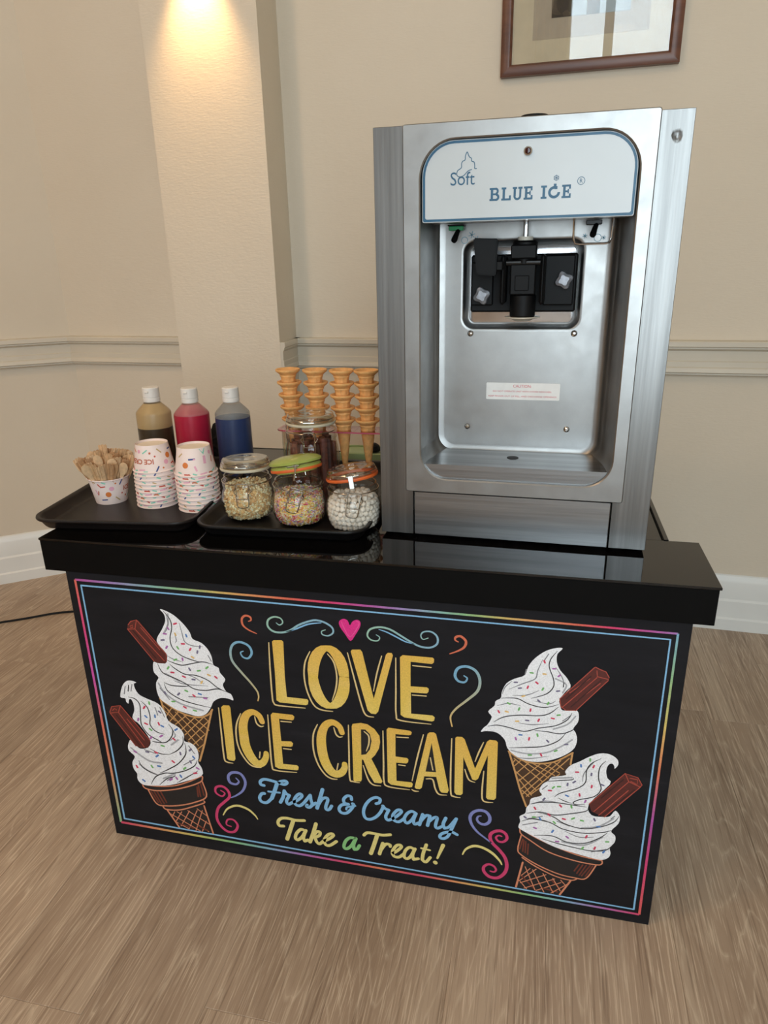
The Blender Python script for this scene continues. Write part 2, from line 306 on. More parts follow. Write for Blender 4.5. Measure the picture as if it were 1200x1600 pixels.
# chalk artwork of the sign board: piece -> (kind, layer, colour, widths, outline in tenths of a millimetre on the board, smooth)
ART={'lettering':[('p',2,'Y',[],[4528,5355,4562,5388,4720,5405,4751,5372,4725,4628,4734,4175,5140,4179,5163,4147,5146,4066,5106,4039,4577,4032,4516,4074,4533,4702],0),
('s',2,'Y',[186,209,222,224,215,194,164,125,165,196,218,228,226,213,189,211,221,220,209,187,157,118,156,186,206,217,217,207,186],[5890,4758,5886,4620,5868,4486,5835,4363,5790,4257,5735,4173,5671,4118,5603,4092,5535,4099,5469,4137,5409,4206,5359,4300,5320,4415,5295,4545,5286,4683,5292,4822,5312,4955,5346,5075,5392,5177,5448,5256,5510,5307,5576,5330,5643,5322,5706,5285,5764,5220,5814,5130,5852,5019,5878,4893,5890,4758],0),
('p',2,'Y',[],[6035,5315,6061,5357,6216,5375,6250,5326,6438,4360,6687,5323,6723,5366,6793,5369,6815,5324,6516,4091,6466,4027,6380,4029,6314,4091],0),
('p',2,'Y',[],[6943,5300,6990,5350,7529,5360,7556,5332,7552,5266,7518,5228,7134,5230,7130,4719,7427,4735,7462,4707,7457,4645,7427,4606,7134,4589,7136,4135,7533,4149,7573,4113,7562,4042,7522,4017,7010,4033,6939,4079],0),
('p',2,'Y',[],[3337,3753,3389,3805,3512,3816,3534,3765,3518,2537,3485,2484,3373,2482,3335,2523],0),
('s',2,'Y',[115,129,136,159,183,199,209,203,181,150,127,111],[4176,3528,4119,3668,3987,3730,3849,3630,3768,3409,3758,3164,3773,2890,3865,2640,3984,2502,4102,2537,4182,2675,4199,2786],1),
('p',2,'Y',[],[4370,3718,4414,3775,4819,3782,4855,3743,4837,3676,4802,3653,4536,3653,4543,3131,4749,3153,4786,3113,4768,3044,4726,3022,4539,3008,4540,2583,4830,2599,4865,2562,4850,2487,4817,2473,4443,2451,4365,2486],0),
('s',2,'Y',[110,124,138,153,183,199,201,195,173,151,129,114],[5795,3513,5745,3652,5610,3725,5465,3625,5380,3377,5372,3077,5417,2796,5516,2583,5630,2518,5744,2568,5811,2687,5818,2785],1),
('p',2,'Y',[],[5993,3688,6013,3748,6076,3766,6176,3792,6299,3781,6433,3694,6528,3550,6537,3406,6509,3255,6430,3094,6357,2999,6459,2770,6562,2498,6535,2448,6400,2440,6291,2651,6194,2952,6166,2948,6151,2474,6131,2425,6001,2402,5982,2430],0),
('p',3,'K',[],[6171,3647,6258,3654,6343,3565,6371,3409,6333,3212,6254,3087,6157,3057],0),
('p',2,'Y',[],[6667,3714,6704,3763,7116,3752,7145,3722,7132,3669,7091,3648,6836,3639,6828,3128,7050,3128,7079,3095,7069,3034,7036,2999,6839,2988,6840,2561,7132,2575,7156,2540,7143,2468,7093,2447,6730,2451,6668,2501],0),
('p',2,'Y',[],[7439,3729,7475,3771,7558,3784,7598,3753,7729,3156,7846,2509,7820,2444,7710,2434,7673,2479,7606,2782,7379,2759,7329,2479,7292,2442,7218,2438,7193,2470],0),
('p',3,'K',[],[7518,3542,7603,2891,7403,2873],0),
('p',2,'Y',[],[7954,3722,7982,3754,8075,3762,8123,3719,8328,3094,8527,3724,8572,3773,8686,3776,8721,3740,8730,2487,8696,2436,8578,2429,8548,2469,8552,3432,8388,2871,8342,2827,8282,2838,8107,3318,8110,2481,8075,2438,7990,2435,7953,2483],0),
('s',4,'C',[20,31,32,32,32,17],[4462,5325,4443,4785,4437,4170,4458,4003,4559,3958,5089,3973],1),
('s',4,'C',[20,30,31,31,31,31,16],[5255,5226,5148,4983,5112,4680,5151,4358,5261,4074,5407,3980,5634,3974],1),
('s',4,'C',[19,30,30,31,16],[5592,5215,5706,5049,5749,4759,5716,4478,5635,4222],1),
('s',4,'C',[19,30,31,31,16],[5974,5281,6086,4728,6208,4161,6286,3979,6427,3959],1),
('s',4,'C',[19,29,16],[6608,5287,6512,4916,6438,4526],1),
('s',4,'C',[19,29,30,30,16],[6866,5278,6858,4608,6855,4082,6937,3958,7505,3956],1),
('s',4,'C',[22,22],[7173,5156,7502,5156],1),
('s',4,'C',[23,23],[7162,4538,7415,4550],1),
('s',4,'C',[22,34,35,35,18],[3280,3730,3274,3123,3271,2529,3326,2433,3451,2424],1),
('s',4,'C',[22,34,34,35,35,35,18],[3739,3660,3625,3388,3591,3047,3644,2745,3790,2486,3921,2413,4059,2413],1),
('s',4,'C',[22,33,33,17],[4030,3626,4057,3481,4132,3417,4200,3435],1),
('s',4,'C',[27,27],[4070,2797,4047,2653],1),
('s',4,'C',[21,34,34,34,18],[4308,3710,4298,3063,4299,2506,4372,2399,4813,2419],1),
('s',4,'C',[26,25],[4571,3599,4781,3609],1),
('s',4,'C',[26,26],[4576,2959,4736,2963],1),
('s',4,'C',[21,32,33,33,33,33,17],[5312,3632,5215,3382,5200,3020,5273,2696,5405,2471,5532,2393,5650,2395],1),
('s',4,'C',[21,32,32,17],[5637,3607,5673,3466,5734,3407,5799,3425],1),
('s',4,'C',[26,26],[5686,2779,5653,2621],1),
('s',4,'C',[20,32,33,33,17],[5929,3707,5916,3073,5908,2464,5970,2397,6104,2389],1),
('s',4,'C',[20,31,32,17],[6232,3607,6317,3518,6316,3343,6261,3163],1),
('s',4,'C',[21,33,33,17],[6190,2816,6275,2511,6373,2389,6526,2385],1),
('s',4,'C',[20,32,32,33,17],[6597,3675,6594,2972,6592,2519,6678,2396,7093,2392],1),
('s',4,'C',[24,24],[6860,3576,7078,3595],1),
('s',4,'C',[25,25],[6888,2945,7011,2945],1),
('s',4,'C',[20,31,17],[7363,3703,7246,3166,7144,2614],1),
('s',4,'C',[21,32,17],[7138,2406,7193,2379,7267,2386],1),
('s',4,'C',[24,24],[7493,3205,7542,2934],1),
('s',4,'C',[21,31,32,32,16],[7416,2705,7538,2711,7588,2509,7662,2386,7808,2391],1),
('s',4,'C',[19,31,31,32,16],[7889,3698,7878,3064,7885,2471,7942,2384,8064,2376],1),
('s',4,'C',[19,30,16],[8466,3701,8384,3462,8324,3252],1),
('s',4,'C',[20,31,16],[8140,3048,8216,2827,8331,2781],1),
('s',4,'C',[20,31,31,31,16],[8489,3063,8471,2693,8478,2426,8544,2363,8675,2372],1)],'script_lettering#fresh':[('s',2,'B',[69,69,69,69,68,68,68,68,68,68,68],[4083,1972,4017,1985,4012,2061,4096,2128,4240,2124,4402,2092,4524,2072,4589,2124,4555,2164,4446,2128,4368,2050],1),
('s',2,'B',[84,84,85],[4369,2062,4303,1869,4229,1673],1),
('s',2,'B',[70,70,70,70,70,70],[4229,1673,4109,1541,3994,1545,3960,1637,4011,1745,4076,1769],1),
('s',2,'B',[46,46],[4165,1833,4414,1846],1),
('s',2,'B',[73,74,74],[4516,1912,4480,1755,4410,1601],1),
('s',2,'B',[69,69,69],[4516,1907,4558,1842,4618,1816],1),
('s',2,'B',[69,69,69,69],[4611,1803,4545,1657,4581,1583,4667,1642],1),
('s',2,'B',[69,69,68,68,68,69,69,69,68],[4667,1642,4786,1725,4885,1840,4858,1895,4783,1846,4713,1712,4737,1606,4828,1591,4926,1690],1),
('s',2,'B',[68,68,68],[4926,1690,5016,1827,5065,1901],1),
('s',2,'B',[68,68,68,69,69,68],[5065,1896,5074,1777,5092,1671,5032,1587,4971,1596,4984,1639],1),
('s',2,'B',[68,68],[5086,1646,5172,1722],1),
('s',2,'B',[79,79,80],[5332,2087,5263,1847,5191,1597],1),
('s',2,'B',[68,67,67,67,68,68,68,67],[5213,1669,5309,1844,5402,1892,5429,1841,5381,1676,5387,1599,5448,1611,5503,1710],1),
('s',2,'B',[66,66,66,66,67,67],[5923,1942,5912,2016,5834,2017,5761,1925,5777,1832,5855,1816],1),
('s',2,'B',[67,67,67,67,67,67,66,66],[5835,1812,5715,1773,5655,1666,5697,1577,5806,1585,5906,1700,5964,1819,5939,1845],1),
('s',2,'B',[44,44,45,45],[5993,1800,5893,1765,5822,1733,5806,1677],1),
('s',2,'B',[65,65,65,65,65,66,66,67,67,66,66,65],[6423,1934,6488,1974,6503,2059,6423,2087,6305,2011,6203,1851,6159,1675,6194,1537,6291,1520,6411,1603,6508,1740,6563,1881],1),
('s',2,'B',[65,65,65],[6558,1904,6601,1848,6677,1820],1),
('s',2,'B',[65,66,66,66],[6667,1806,6610,1652,6644,1570,6722,1602],1),
('s',2,'B',[66,65,65,65,65,65,66,65,65],[6722,1602,6839,1707,6926,1823,6898,1868,6831,1836,6752,1703,6779,1589,6875,1571,6982,1675],1),
('s',2,'B',[64,64,65,65,65,65,64],[7202,1851,7127,1875,7041,1805,6982,1663,7029,1565,7125,1655,7212,1837],1),
('s',2,'B',[64,65,65,65],[7217,1838,7167,1674,7186,1571,7268,1618],1),
('s',2,'B',[71,72],[7348,1839,7281,1573],1),
('s',2,'B',[65,64,64],[7300,1652,7410,1822,7485,1829],1),
('s',2,'B',[68,69],[7488,1830,7442,1585],1),
('s',2,'B',[64,64,64,64,64,64],[7457,1671,7560,1796,7631,1810,7598,1615,7636,1556,7720,1615],1),
('s',2,'B',[68,68,68],[7798,1837,7747,1679,7776,1583],1),
('s',2,'B',[64,64,63,63],[7776,1583,7860,1630,7951,1777,7996,1856],1),
('s',2,'B',[67,68],[7999,1857,7916,1606],1),
('s',2,'B',[64,64,65,65,65,64,64,64],[7916,1606,7844,1401,7760,1325,7690,1335,7703,1416,7805,1489,7917,1518,8020,1472],1)],'script_lettering#take':[('s',2,'T',[71,71,71,71,70,70,70],[4433,989,4338,984,4318,1081,4395,1184,4544,1212,4709,1193,4897,1222],1),
('s',2,'T',[87,88,90],[4656,1176,4576,929,4487,656],1),
('s',2,'T',[70,71,71,72,72,71,70],[4896,954,4808,974,4707,853,4672,719,4727,684,4828,788,4912,969],1),
('s',2,'T',[72,73,73],[4916,970,4852,780,4873,677],1),
('s',2,'T',[71,71],[4873,677,4949,723],1),
('s',2,'T',[80,81,82],[5145,1185,5069,924,4988,680],1),
('s',2,'T',[71,70,70,70,70],[5037,804,5150,978,5222,975,5196,887,5100,825],1),
('s',2,'T',[70,71,71,70],[5100,830,5135,710,5195,671,5283,765],1),
('s',2,'T',[70,70,69,69,70,70,71,70,70],[5283,765,5399,839,5501,947,5474,992,5384,942,5300,789,5329,673,5422,679,5561,809],1),
('s',2,'GRN',[69,69,69,70,70,69,69],[5947,969,5852,962,5757,856,5716,701,5769,656,5874,759,5973,967],1),
('s',2,'GRN',[76,77,77],[5977,967,5920,793,5936,676],1),
('s',2,'GRN',[69,69,69],[5936,676,5993,695,6047,799],1),
('s',2,'T',[68,68,67,67,67],[6150,1089,6222,1165,6380,1171,6538,1166,6695,1209],1),
('s',2,'T',[84,85,86],[6430,1164,6353,881,6281,641],1),
('s',2,'T',[75,76],[6537,956,6461,666],1),
('s',2,'T',[68,68,67,68],[6500,787,6592,942,6681,948,6686,905],1),
('s',2,'T',[68,68,67,67,67,68,68,68,68],[6726,729,6836,831,6916,942,6883,984,6808,944,6731,785,6759,670,6863,667,6963,770],1),
('s',2,'T',[67,67,67,68,68,67,67],[7163,943,7081,963,6997,864,6966,714,7020,658,7099,732,7188,941],1),
('s',2,'T',[68,69,69],[7192,949,7142,783,7161,670],1),
('s',2,'T',[67,67],[7161,670,7255,707],1),
('s',2,'T',[70,71,72],[7419,1098,7356,865,7336,699],1),
('s',2,'T',[67,67,67],[7336,699,7406,652,7496,790],1),
('s',2,'T',[44,44],[7317,990,7490,974],1),
('s',2,'T',[80,44],[7752,1154,7640,801],1),
('s',2,'T',[89,89],[7595,685,7603,676],1)],'swirl#1':[('s',2,'B2',[28,37,45,54,62,63,63,63,63,63,62,54,46,37,29],[8464,2014,8411,1989,8394,1909,8451,1834,8548,1827,8624,1906,8626,2029,8551,2130,8431,2142,8312,2070,8260,1937,8301,1767,8408,1616,8533,1515,8682,1403],1)],'swirl#2':[('s',2,'PK',[30,35,41,46,51,56,61,66,66,67,67,67,67,68,68,69,69,70,64,58,53,47,42,37,31],[8869,1598,8808,1609,8762,1545,8813,1469,8898,1470,8967,1555,8944,1667,8852,1726,8745,1698,8663,1619,8654,1508,8707,1392,8833,1260,8949,1092,8993,893,8957,707,8833,556,8672,546,8563,653,8554,774,8638,857,8737,838,8790,752,8755,687,8680,695],1)],'swirl#3':[('s',2,'T',[27,44,60,59,59,44,27],[8135,1002,8197,1145,8343,1255,8516,1250,8702,1153,8842,1006,8895,904],1)],'swirl#4':[('s',2,'B2',[28,39,50,62,62,62,62,61,51,40,29],[3479,2054,3535,1975,3463,1894,3335,1920,3312,2071,3414,2183,3594,2177,3678,1985,3605,1763,3461,1617,3321,1525],1)],'swirl#5':[('s',2,'PK',[27,33,40,46,52,58,60,61,61,62,62,63,63,61,54,47,41,35,28],[3100,1674,3186,1613,3110,1524,2986,1593,3001,1732,3139,1787,3261,1702,3283,1539,3147,1377,2994,1195,2930,932,2996,724,3144,594,3308,626,3393,801,3313,936,3178,917,3137,783,3240,746],1)],'swirl#6':[('s',2,'T',[25,43,54,54,42,24],[3088,1025,3210,1219,3433,1337,3664,1287,3809,1161,3865,1063],1)],'swirl#7':[('s',2,'OR',[19,29,39,42,42,40,30,19],[4098,5735,4147,5762,4138,5827,4046,5847,3971,5777,3978,5644,4081,5554,4234,5492],1)],'swirl#8':[('s',2,'OR',[20,31,42,45,45,42,32,21],[7974,5724,7922,5756,7932,5813,8016,5837,8106,5751,8081,5635,7976,5547,7832,5472],1)],'swirl#9':[('s',2,'BG',[22,29,35,41,47,49,49,49,49,50,49,42,36,29,23],[3930,5083,3872,5042,3917,4950,4024,4944,4100,5068,4049,5211,3884,5273,3738,5211,3666,5042,3688,4835,3841,4618,4017,4402,4133,4226,4155,4108,4131,4008],1)],'swirl#10':[('s',2,'BG',[23,30,38,45,51,51,51,51,51,51,45,39,32,24],[8086,5057,8143,5011,8099,4927,7986,4939,7928,5050,7982,5200,8138,5250,8295,5173,8367,4987,8328,4771,8152,4562,7950,4345,7860,4168,7890,3964],1)],'swirl#11':[('s',2,'BT',[18,21,25,29,33,37,39,39,39,39,38,38,38,38,36,32,28,25,21,17],[4643,5757,4702,5719,4768,5774,4733,5858,4611,5878,4492,5807,4470,5673,4566,5576,4732,5567,4901,5629,5074,5757,5262,5848,5406,5888,5565,5861,5700,5777,5721,5671,5631,5596,5521,5606,5504,5670,5577,5710],1)],'swirl#12':[('s',2,'B',[14,26,31,26,14],[4816,5589,4985,5655,5218,5776,5362,5819,5504,5844],1)],'swirl#13':[('s',2,'BT',[17,20,24,28,32,36,37,37,37,37,36,36,36,35,31,27,24,20,16],[6520,5708,6580,5663,6541,5591,6424,5594,6356,5677,6406,5804,6570,5867,6755,5848,6937,5752,7119,5644,7301,5561,7483,5556,7607,5646,7606,5785,7505,5871,7370,5856,7320,5780,7358,5708,7449,5743],1)],'swirl#14':[('s',2,'B',[13,25,29,25,13],[6569,5821,6707,5784,6890,5701,7050,5626,7210,5597],1)],'heart':[('p',2,'HT',[],[6043,5532,5953,5648,5853,5806,5845,5909,5919,5967,6000,5945,6039,5851,6094,5934,6178,5975,6235,5935,6224,5831,6144,5681],1),
('s',3,'HT2',[15,15,15,15,15,15],[5892,5900,5924,5800,6035,5617,6184,5827,6211,5920,6172,5942],1)],'border':[('s',2,'RB0',[47,46,46,46,45,45,45,44,44,44,44,43,43,43,42,42,42,42,41,41,41,40,40,40,40,39,39,39,39,39,38,38,38,38,37,37,37,37,37,36,36,36,36,36,35,35,35,35,35],[570,6285,844,6285,1115,6284,1384,6283,1651,6282,1915,6281,2177,6281,2437,6280,2694,6279,2950,6278,3203,6277,3454,6277,3703,6276,3950,6275,4195,6275,4438,6274,4679,6273,4918,6272,5155,6272,5391,6271,5624,6270,5855,6270,6085,6269,6313,6268,6539,6268,6763,6267,6985,6266,7206,6266,7425,6265,7642,6264,7858,6264,8072,6263,8284,6262,8495,6262,8704,6261,8912,6260,9118,6260,9322,6259,9525,6259,9726,6258,9926,6257,10124,6257,10321,6256,10517,6256,10711,6255,10903,6254,11095,6254,11285,6253,11473,6253],0),
('s',2,'RB1',[47,47,47,47,48,48,48,48,48,49,49,49,49,50,50,50,50,50,51,51,51,51,52,52,52,52,53,53,53,53,54,54,54,54,55,55,55,56,56,56,56,57,57,57,58,58,58,58,59],[570,6285,570,6178,570,6070,570,5961,570,5851,570,5741,570,5631,570,5520,570,5408,570,5295,570,5182,570,5068,570,4954,570,4839,570,4723,570,4607,570,4490,570,4372,570,4254,570,4134,570,4015,570,3894,570,3773,570,3651,570,3528,570,3405,570,3281,570,3156,570,3031,570,2904,570,2777,570,2650,570,2521,570,2392,570,2262,570,2131,570,1999,570,1866,570,1733,570,1599,569,1464,569,1328,569,1191,569,1054,569,915,569,776,569,636,569,495,569,353],0),
('s',2,'RB2',[35,35,35,35,35,36,36,36,36,36,37,37,37,37,37,37,38,38,38,38,39,39,39,39,39,40,40,40,40,41,41,41,41,41,42,42,42,42,43,43,43,43,44,44,44,45,45,45,45],[11473,6253,11473,6147,11474,6040,11474,5932,11474,5824,11474,5715,11475,5605,11475,5495,11475,5384,11475,5272,11476,5159,11476,5045,11476,4931,11476,4816,11477,4700,11477,4584,11477,4466,11478,4348,11478,4229,11478,4109,11478,3989,11479,3867,11479,3745,11479,3621,11480,3497,11480,3372,11480,3246,11481,3119,11481,2992,11481,2863,11481,2733,11482,2603,11482,2471,11482,2339,11483,2205,11483,2071,11483,1936,11484,1799,11484,1662,11484,1523,11485,1384,11485,1243,11485,1102,11486,959,11486,815,11486,670,11487,524,11487,377,11487,229],0),
('s',2,'RB3',[59,58,58,58,57,57,57,56,56,56,55,55,55,54,54,54,53,53,53,52,52,52,52,51,51,51,51,50,50,50,50,49,49,49,49,48,48,48,48,47,47,47,47,46,46,46,46,46,45],[569,353,835,350,1100,347,1362,344,1623,341,1881,338,2138,335,2393,332,2646,330,2897,327,3147,324,3395,321,3641,318,3886,315,4128,313,4369,310,4609,307,4847,305,5083,302,5317,299,5550,297,5782,294,6011,291,6240,289,6466,286,6692,284,6915,281,7138,278,7358,276,7578,273,7796,271,8012,268,8227,266,8441,264,8653,261,8864,259,9074,256,9282,254,9489,252,9694,249,9899,247,10102,245,10303,242,10504,240,10703,238,10901,236,11098,233,11293,231,11487,229],0),
('s',2,'B',[34,33,32,31,31,30,29,28,28,27,27,26,25],[680,6172,1735,6169,2756,6165,3743,6162,4699,6159,5625,6156,6522,6153,7392,6150,8236,6148,9055,6145,9850,6142,10623,6140,11373,6137],0),
('s',2,'B',[34,35,35,36,37,37,38,39,39,40,41,42,42],[680,6172,680,5753,679,5325,679,4887,678,4440,678,3983,677,3516,677,3037,677,2548,676,2047,676,1535,675,1010,675,472],0),
('s',2,'B',[25,26,26,27,28,28,29,29,30,31,31,32,33],[11373,6137,11373,5722,11374,5295,11374,4858,11375,4409,11375,3947,11375,3473,11376,2987,11376,2486,11377,1971,11377,1441,11378,896,11378,334],0),
('s',2,'B',[42,41,40,40,39,38,37,36,36,35,34,34,33],[675,472,1704,459,2705,446,3679,434,4627,421,5549,409,6448,398,7323,387,8175,376,9006,365,9817,354,10607,344,11378,334],0)],'cone_picture#a':[('p',1,'CN',[],[8926,3571,9131,3441,9415,3406,9731,3485,10022,3717,9999,3435,9781,2686,9291,2386],0),
('s',2,'TN',[19,19],[9023,3438,9545,3005],0),
('s',2,'TN',[19,19],[9154,3432,9647,3105],0),
('s',2,'TN',[19,19],[9329,3392,9750,3177],0),
('s',2,'TN',[19,19],[9544,3400,9832,3245],0),
('s',2,'TN',[19,19],[9733,3458,9890,3336],0),
('s',2,'TN',[19,19],[9045,3169,9447,2795],0),
('s',2,'TN',[19,20],[9130,2990,9366,2668],0),
('s',2,'TN',[20,20],[9196,2750,9324,2632],0),
('s',2,'TN',[19,19],[9133,3401,9041,3277],0),
('s',2,'TN',[19,19],[9286,3385,9080,3119],0),
('s',2,'TN',[19,19],[9481,3377,9111,2931],0),
('s',2,'TN',[19,20],[9671,3421,9173,2774],0),
('s',2,'TN',[19,20],[9835,3515,9211,2669],0),
('s',2,'TN',[19,20],[9978,3591,9280,2625],0),
('s',2,'TN',[19,20],[9833,3218,9365,2696],0),
('s',2,'TN',[19,19],[9046,3414,9005,3340],0),
('s',3,'TN',[33,34,34,34],[8930,3558,9045,3169,9163,2745,9287,2393],1),
('s',3,'TN',[32,32],[10023,3704,10008,3463],1),
('s',3,'TN',[33,33,33,32,32],[8919,3578,9154,3426,9437,3391,9732,3477,10028,3718],1),
('p',4,'W',[],[9721,5788,9625,5789,9457,5716,9292,5565,9183,5391,9124,5197,8959,5107,8824,4995,8754,4818,8738,4683,8651,4611,8634,4511,8529,4378,8595,4270,8527,4098,8463,4026,8411,3924,8511,3957,8699,3947,8839,3816,8893,3645,9007,3522,9177,3433,9426,3422,9707,3523,9920,3667,10049,3825,10080,4004,10046,4147,10001,4226,10069,4370,10072,4515,10043,4595,9975,4598,9800,4574,9755,4663,9736,4804,9896,5037,9835,5216,9710,5362,9643,5514,9642,5673],0.5),
('s',5,'G',[30,30,30,29,29],[8962,3605,9232,3576,9577,3651,9848,3844,9998,3992],1),
('s',5,'G',[28,28,28],[9643,5192,9824,5098,9777,4928],1),
('s',5,'G',[29,29,28],[9667,4165,9897,4297,10022,4484],1),
('s',5,'G2',[7,17,18,18,7],[9409,5544,9340,5317,9304,5149,9102,5025,8868,4881],1),
('s',5,'G2',[7,18,7],[8922,5054,8806,4921,8762,4771],1),
('s',5,'G2',[17,17],[9499,5657,9430,5512],1),
('s',5,'G2',[18,18],[9148,5317,9133,5222],1),
('s',5,'G2',[7,18,7],[9059,4212,9303,4206,9581,4271],1),
('s',5,'G2',[7,17,7],[9629,5421,9759,5206,9788,5047],1),
('s',5,'G2',[7,18,7],[9318,4700,9557,4673,9671,4748],1),
('s',5,'G2',[7,18,7],[8934,4769,9173,4801,9385,4924],1),
('s',5,'G2',[8,19,7],[9051,3464,9299,3478,9622,3581],1),
('s',5,'G2',[18,18],[9814,4358,9925,4471],1),
('s',5,'G2',[7,18,7],[8679,4517,8880,4593,9083,4572],1),
('s',6,'K',[7,17,17,17,18,18,7],[9639,5729,9543,5571,9524,5409,9605,5187,9615,5024,9506,4869,9255,4745],1),
('s',6,'K',[7,18,18,18,7],[8745,4684,9017,4713,9221,4627,9483,4590,9724,4683],1),
('s',6,'K',[7,19,18,18,18,7],[8629,4163,8810,4301,9092,4378,9413,4411,9588,4484,9727,4636],1),
('s',6,'K',[8,19,19,19,18,18,18,7],[8529,4061,8693,4110,8900,4090,9169,4047,9427,4154,9702,4244,9891,4393,9959,4548],1),
('s',6,'K',[7,18,18,18,7],[9349,4093,9551,4098,9792,4085,9965,4172,10020,4236],1),
('s',6,'K',[8,19,19,18,7],[8918,3654,9226,3710,9529,3782,9762,3931,9889,4124],1),
('s',6,'K',[7,17,7],[9895,5049,9833,4959,9742,4805],1),
('s',6,'K',[17,17],[9783,5128,9779,5046],1),
('s',7,'s1',[30,30],[9433,5521,9449,5483],0),
('s',7,'s4',[30,30],[9586,5382,9630,5386],0),
('s',7,'s4',[30,30],[9712,5273,9683,5240],0),
('s',7,'s2',[30,30],[9217,5259,9261,5258],0),
('s',7,'s3',[30,30],[9432,5262,9476,5261],0),
('s',7,'s5',[31,31],[8959,5036,9005,5041],0),
('s',7,'s1',[31,31],[9321,5085,9354,5058],0),
('s',7,'s5',[31,31],[9079,4935,9035,4923],0),
('s',7,'s1',[31,31],[9195,4987,9183,4944],0),
('s',7,'s2',[31,31],[9451,4981,9434,4939],0),
('s',7,'s3',[31,31],[9145,4786,9103,4765],0),
('s',7,'s5',[30,30],[9719,4959,9676,4947],0),
('s',7,'s5',[31,31],[9372,4728,9405,4701],0),
('s',7,'s2',[31,31],[9556,4704,9538,4662],0),
('s',7,'s1',[32,32],[8703,4417,8725,4380],0),
('s',7,'s3',[32,32],[8830,4422,8875,4413],0),
('s',7,'s2',[32,32],[8861,4603,8899,4582],0),
('s',7,'s2',[32,32],[9068,4523,9056,4479],0),
('s',7,'s1',[31,31],[9261,4528,9254,4483],0),
('s',7,'s3',[32,32],[9018,4239,9065,4246],0),
('s',7,'s5',[32,32],[9189,4283,9235,4284],0),
('s',7,'s1',[32,32],[9417,4338,9400,4295],0),
('s',7,'s1',[31,31],[9622,4390,9666,4384],0),
('s',7,'s2',[31,31],[9760,4475,9716,4462],0),
('s',7,'s6',[32,32],[9088,3962,9135,3964],0),
('s',7,'s4',[32,33],[9025,3891,9041,3850],0),
('s',7,'s1',[32,32],[9268,3924,9260,3877],0),
('s',7,'s2',[32,32],[9400,4024,9410,3980],0),
('s',7,'s5',[32,32],[9572,3916,9601,3883],0),
('s',7,'s5',[32,32],[9883,3875,9928,3882],0),
('s',7,'s2',[32,32],[9755,3727,9716,3700],0),
('s',7,'s1',[33,33],[9479,3611,9498,3570],0),
('s',7,'s2',[33,33],[9272,3551,9319,3559],0),
('p',8,'F',[],[10271,5502,10444,5440,10507,5322,10497,5264,10014,4591,9975,4598,9839,4579,9756,4640,9732,4804,10235,5482],0),
('s',9,'FL',[15,15],[9736,4804,10262,5492],0),
('s',9,'FL',[15,15],[9795,4645,10310,5298],0),
('s',9,'FL',[15,15,15],[10299,5429,10314,5317,10495,5287],0),
('s',9,'FL',[15,15,15,15],[10271,5498,10340,5461,10446,5424,10503,5322],0),
('s',9,'FL',[15,15],[10014,4598,10493,5263],0),
('s',9,'FL',[15,15,15,15],[9736,4804,9760,4652,9858,4582,9994,4601],0),
('s',9,'FL',[15,15],[9892,4943,10195,5261],0),
('s',9,'FL',[15,15],[10019,4794,10371,5191],0),
('s',9,'FD',[24,23],[9931,4664,10384,5261],1),
('s',9,'FD',[23,23],[9843,4818,10210,5308],1)],'cone_picture#b':[('p',12,'K',[],[9199,1873,9619,1676,10123,1483,10712,1399,10720,1311,10620,1269,10476,912,10302,843,10203,805,10014,390,9599,389,9177,403,9275,1064,9259,1167,9181,1363,9223,1700],0),
('s',13,'RD',[27,28],[9261,1619,9215,1370],0),
('s',13,'RD',[27,28],[9284,1594,9274,1322],0),
('s',13,'RD',[27,28],[9320,1571,9321,1301],0),
('s',13,'RD',[27,28],[9368,1521,9369,1266],0),
('s',13,'RD',[27,27],[10561,1232,10450,952],0),
('s',13,'RD',[27,27],[10517,1238,10383,952],0),
('s',13,'RD',[27,27],[10451,1239,10338,958],0),
('s',13,'RD',[27,27],[10385,1225,10291,993],0),
('s',13,'RD',[27,27],[10319,1225,10242,1043],0),
('s',13,'RD',[34,34],[9280,709,9526,451],0),
('s',13,'RD',[34,34],[9857,713,10004,559],0),
('s',13,'RD',[34,34],[9686,487,9964,457],0),
('s',13,'SL',[18,19],[9338,954,9551,409],0),
('s',13,'SL',[18,19],[9479,908,9719,394],0),
('s',13,'SL',[18,18],[9677,858,9894,409],0),
('s',13,'SL',[18,18],[9864,776,10019,494],0),
('s',13,'SL',[18,18],[10013,763,10112,646],0),
('s',13,'SL',[19,19],[9263,565,9388,404],0),
('s',13,'SL',[19,18],[9265,534,9735,840],0),
('s',13,'SL',[19,18],[9239,575,9546,938],0),
('s',13,'SL',[19,18],[9341,409,9899,769],0),
('s',13,'SL',[19,18],[9574,405,10017,702],0),
('s',13,'SL',[18,18],[9853,400,10132,682],0),
('s',13,'SL',[18,18],[9279,725,9432,928],0),
('s',14,'SL',[26,26,26,26,25],[9199,1873,9506,1697,9964,1524,10348,1426,10712,1399],1),
('s',14,'SL',[25,25,26,26,26,26,26,26],[10712,1399,10719,1326,10624,1276,10225,1295,9747,1405,9397,1616,9221,1744,9199,1873],1),
('s',14,'SL',[26,26,26,26,26,26,26,26],[9229,1702,9181,1363,9256,1227,9563,1049,9935,915,10254,878,10465,909,10619,1260],1),
('s',14,'SL',[27,27,26,26,26],[9270,1169,9519,1009,9894,845,10192,803,10301,858],1),
('s',14,'SL',[36,38],[9287,1051,9188,412],0),
('s',14,'SL',[36,37],[10193,788,10018,400],0),
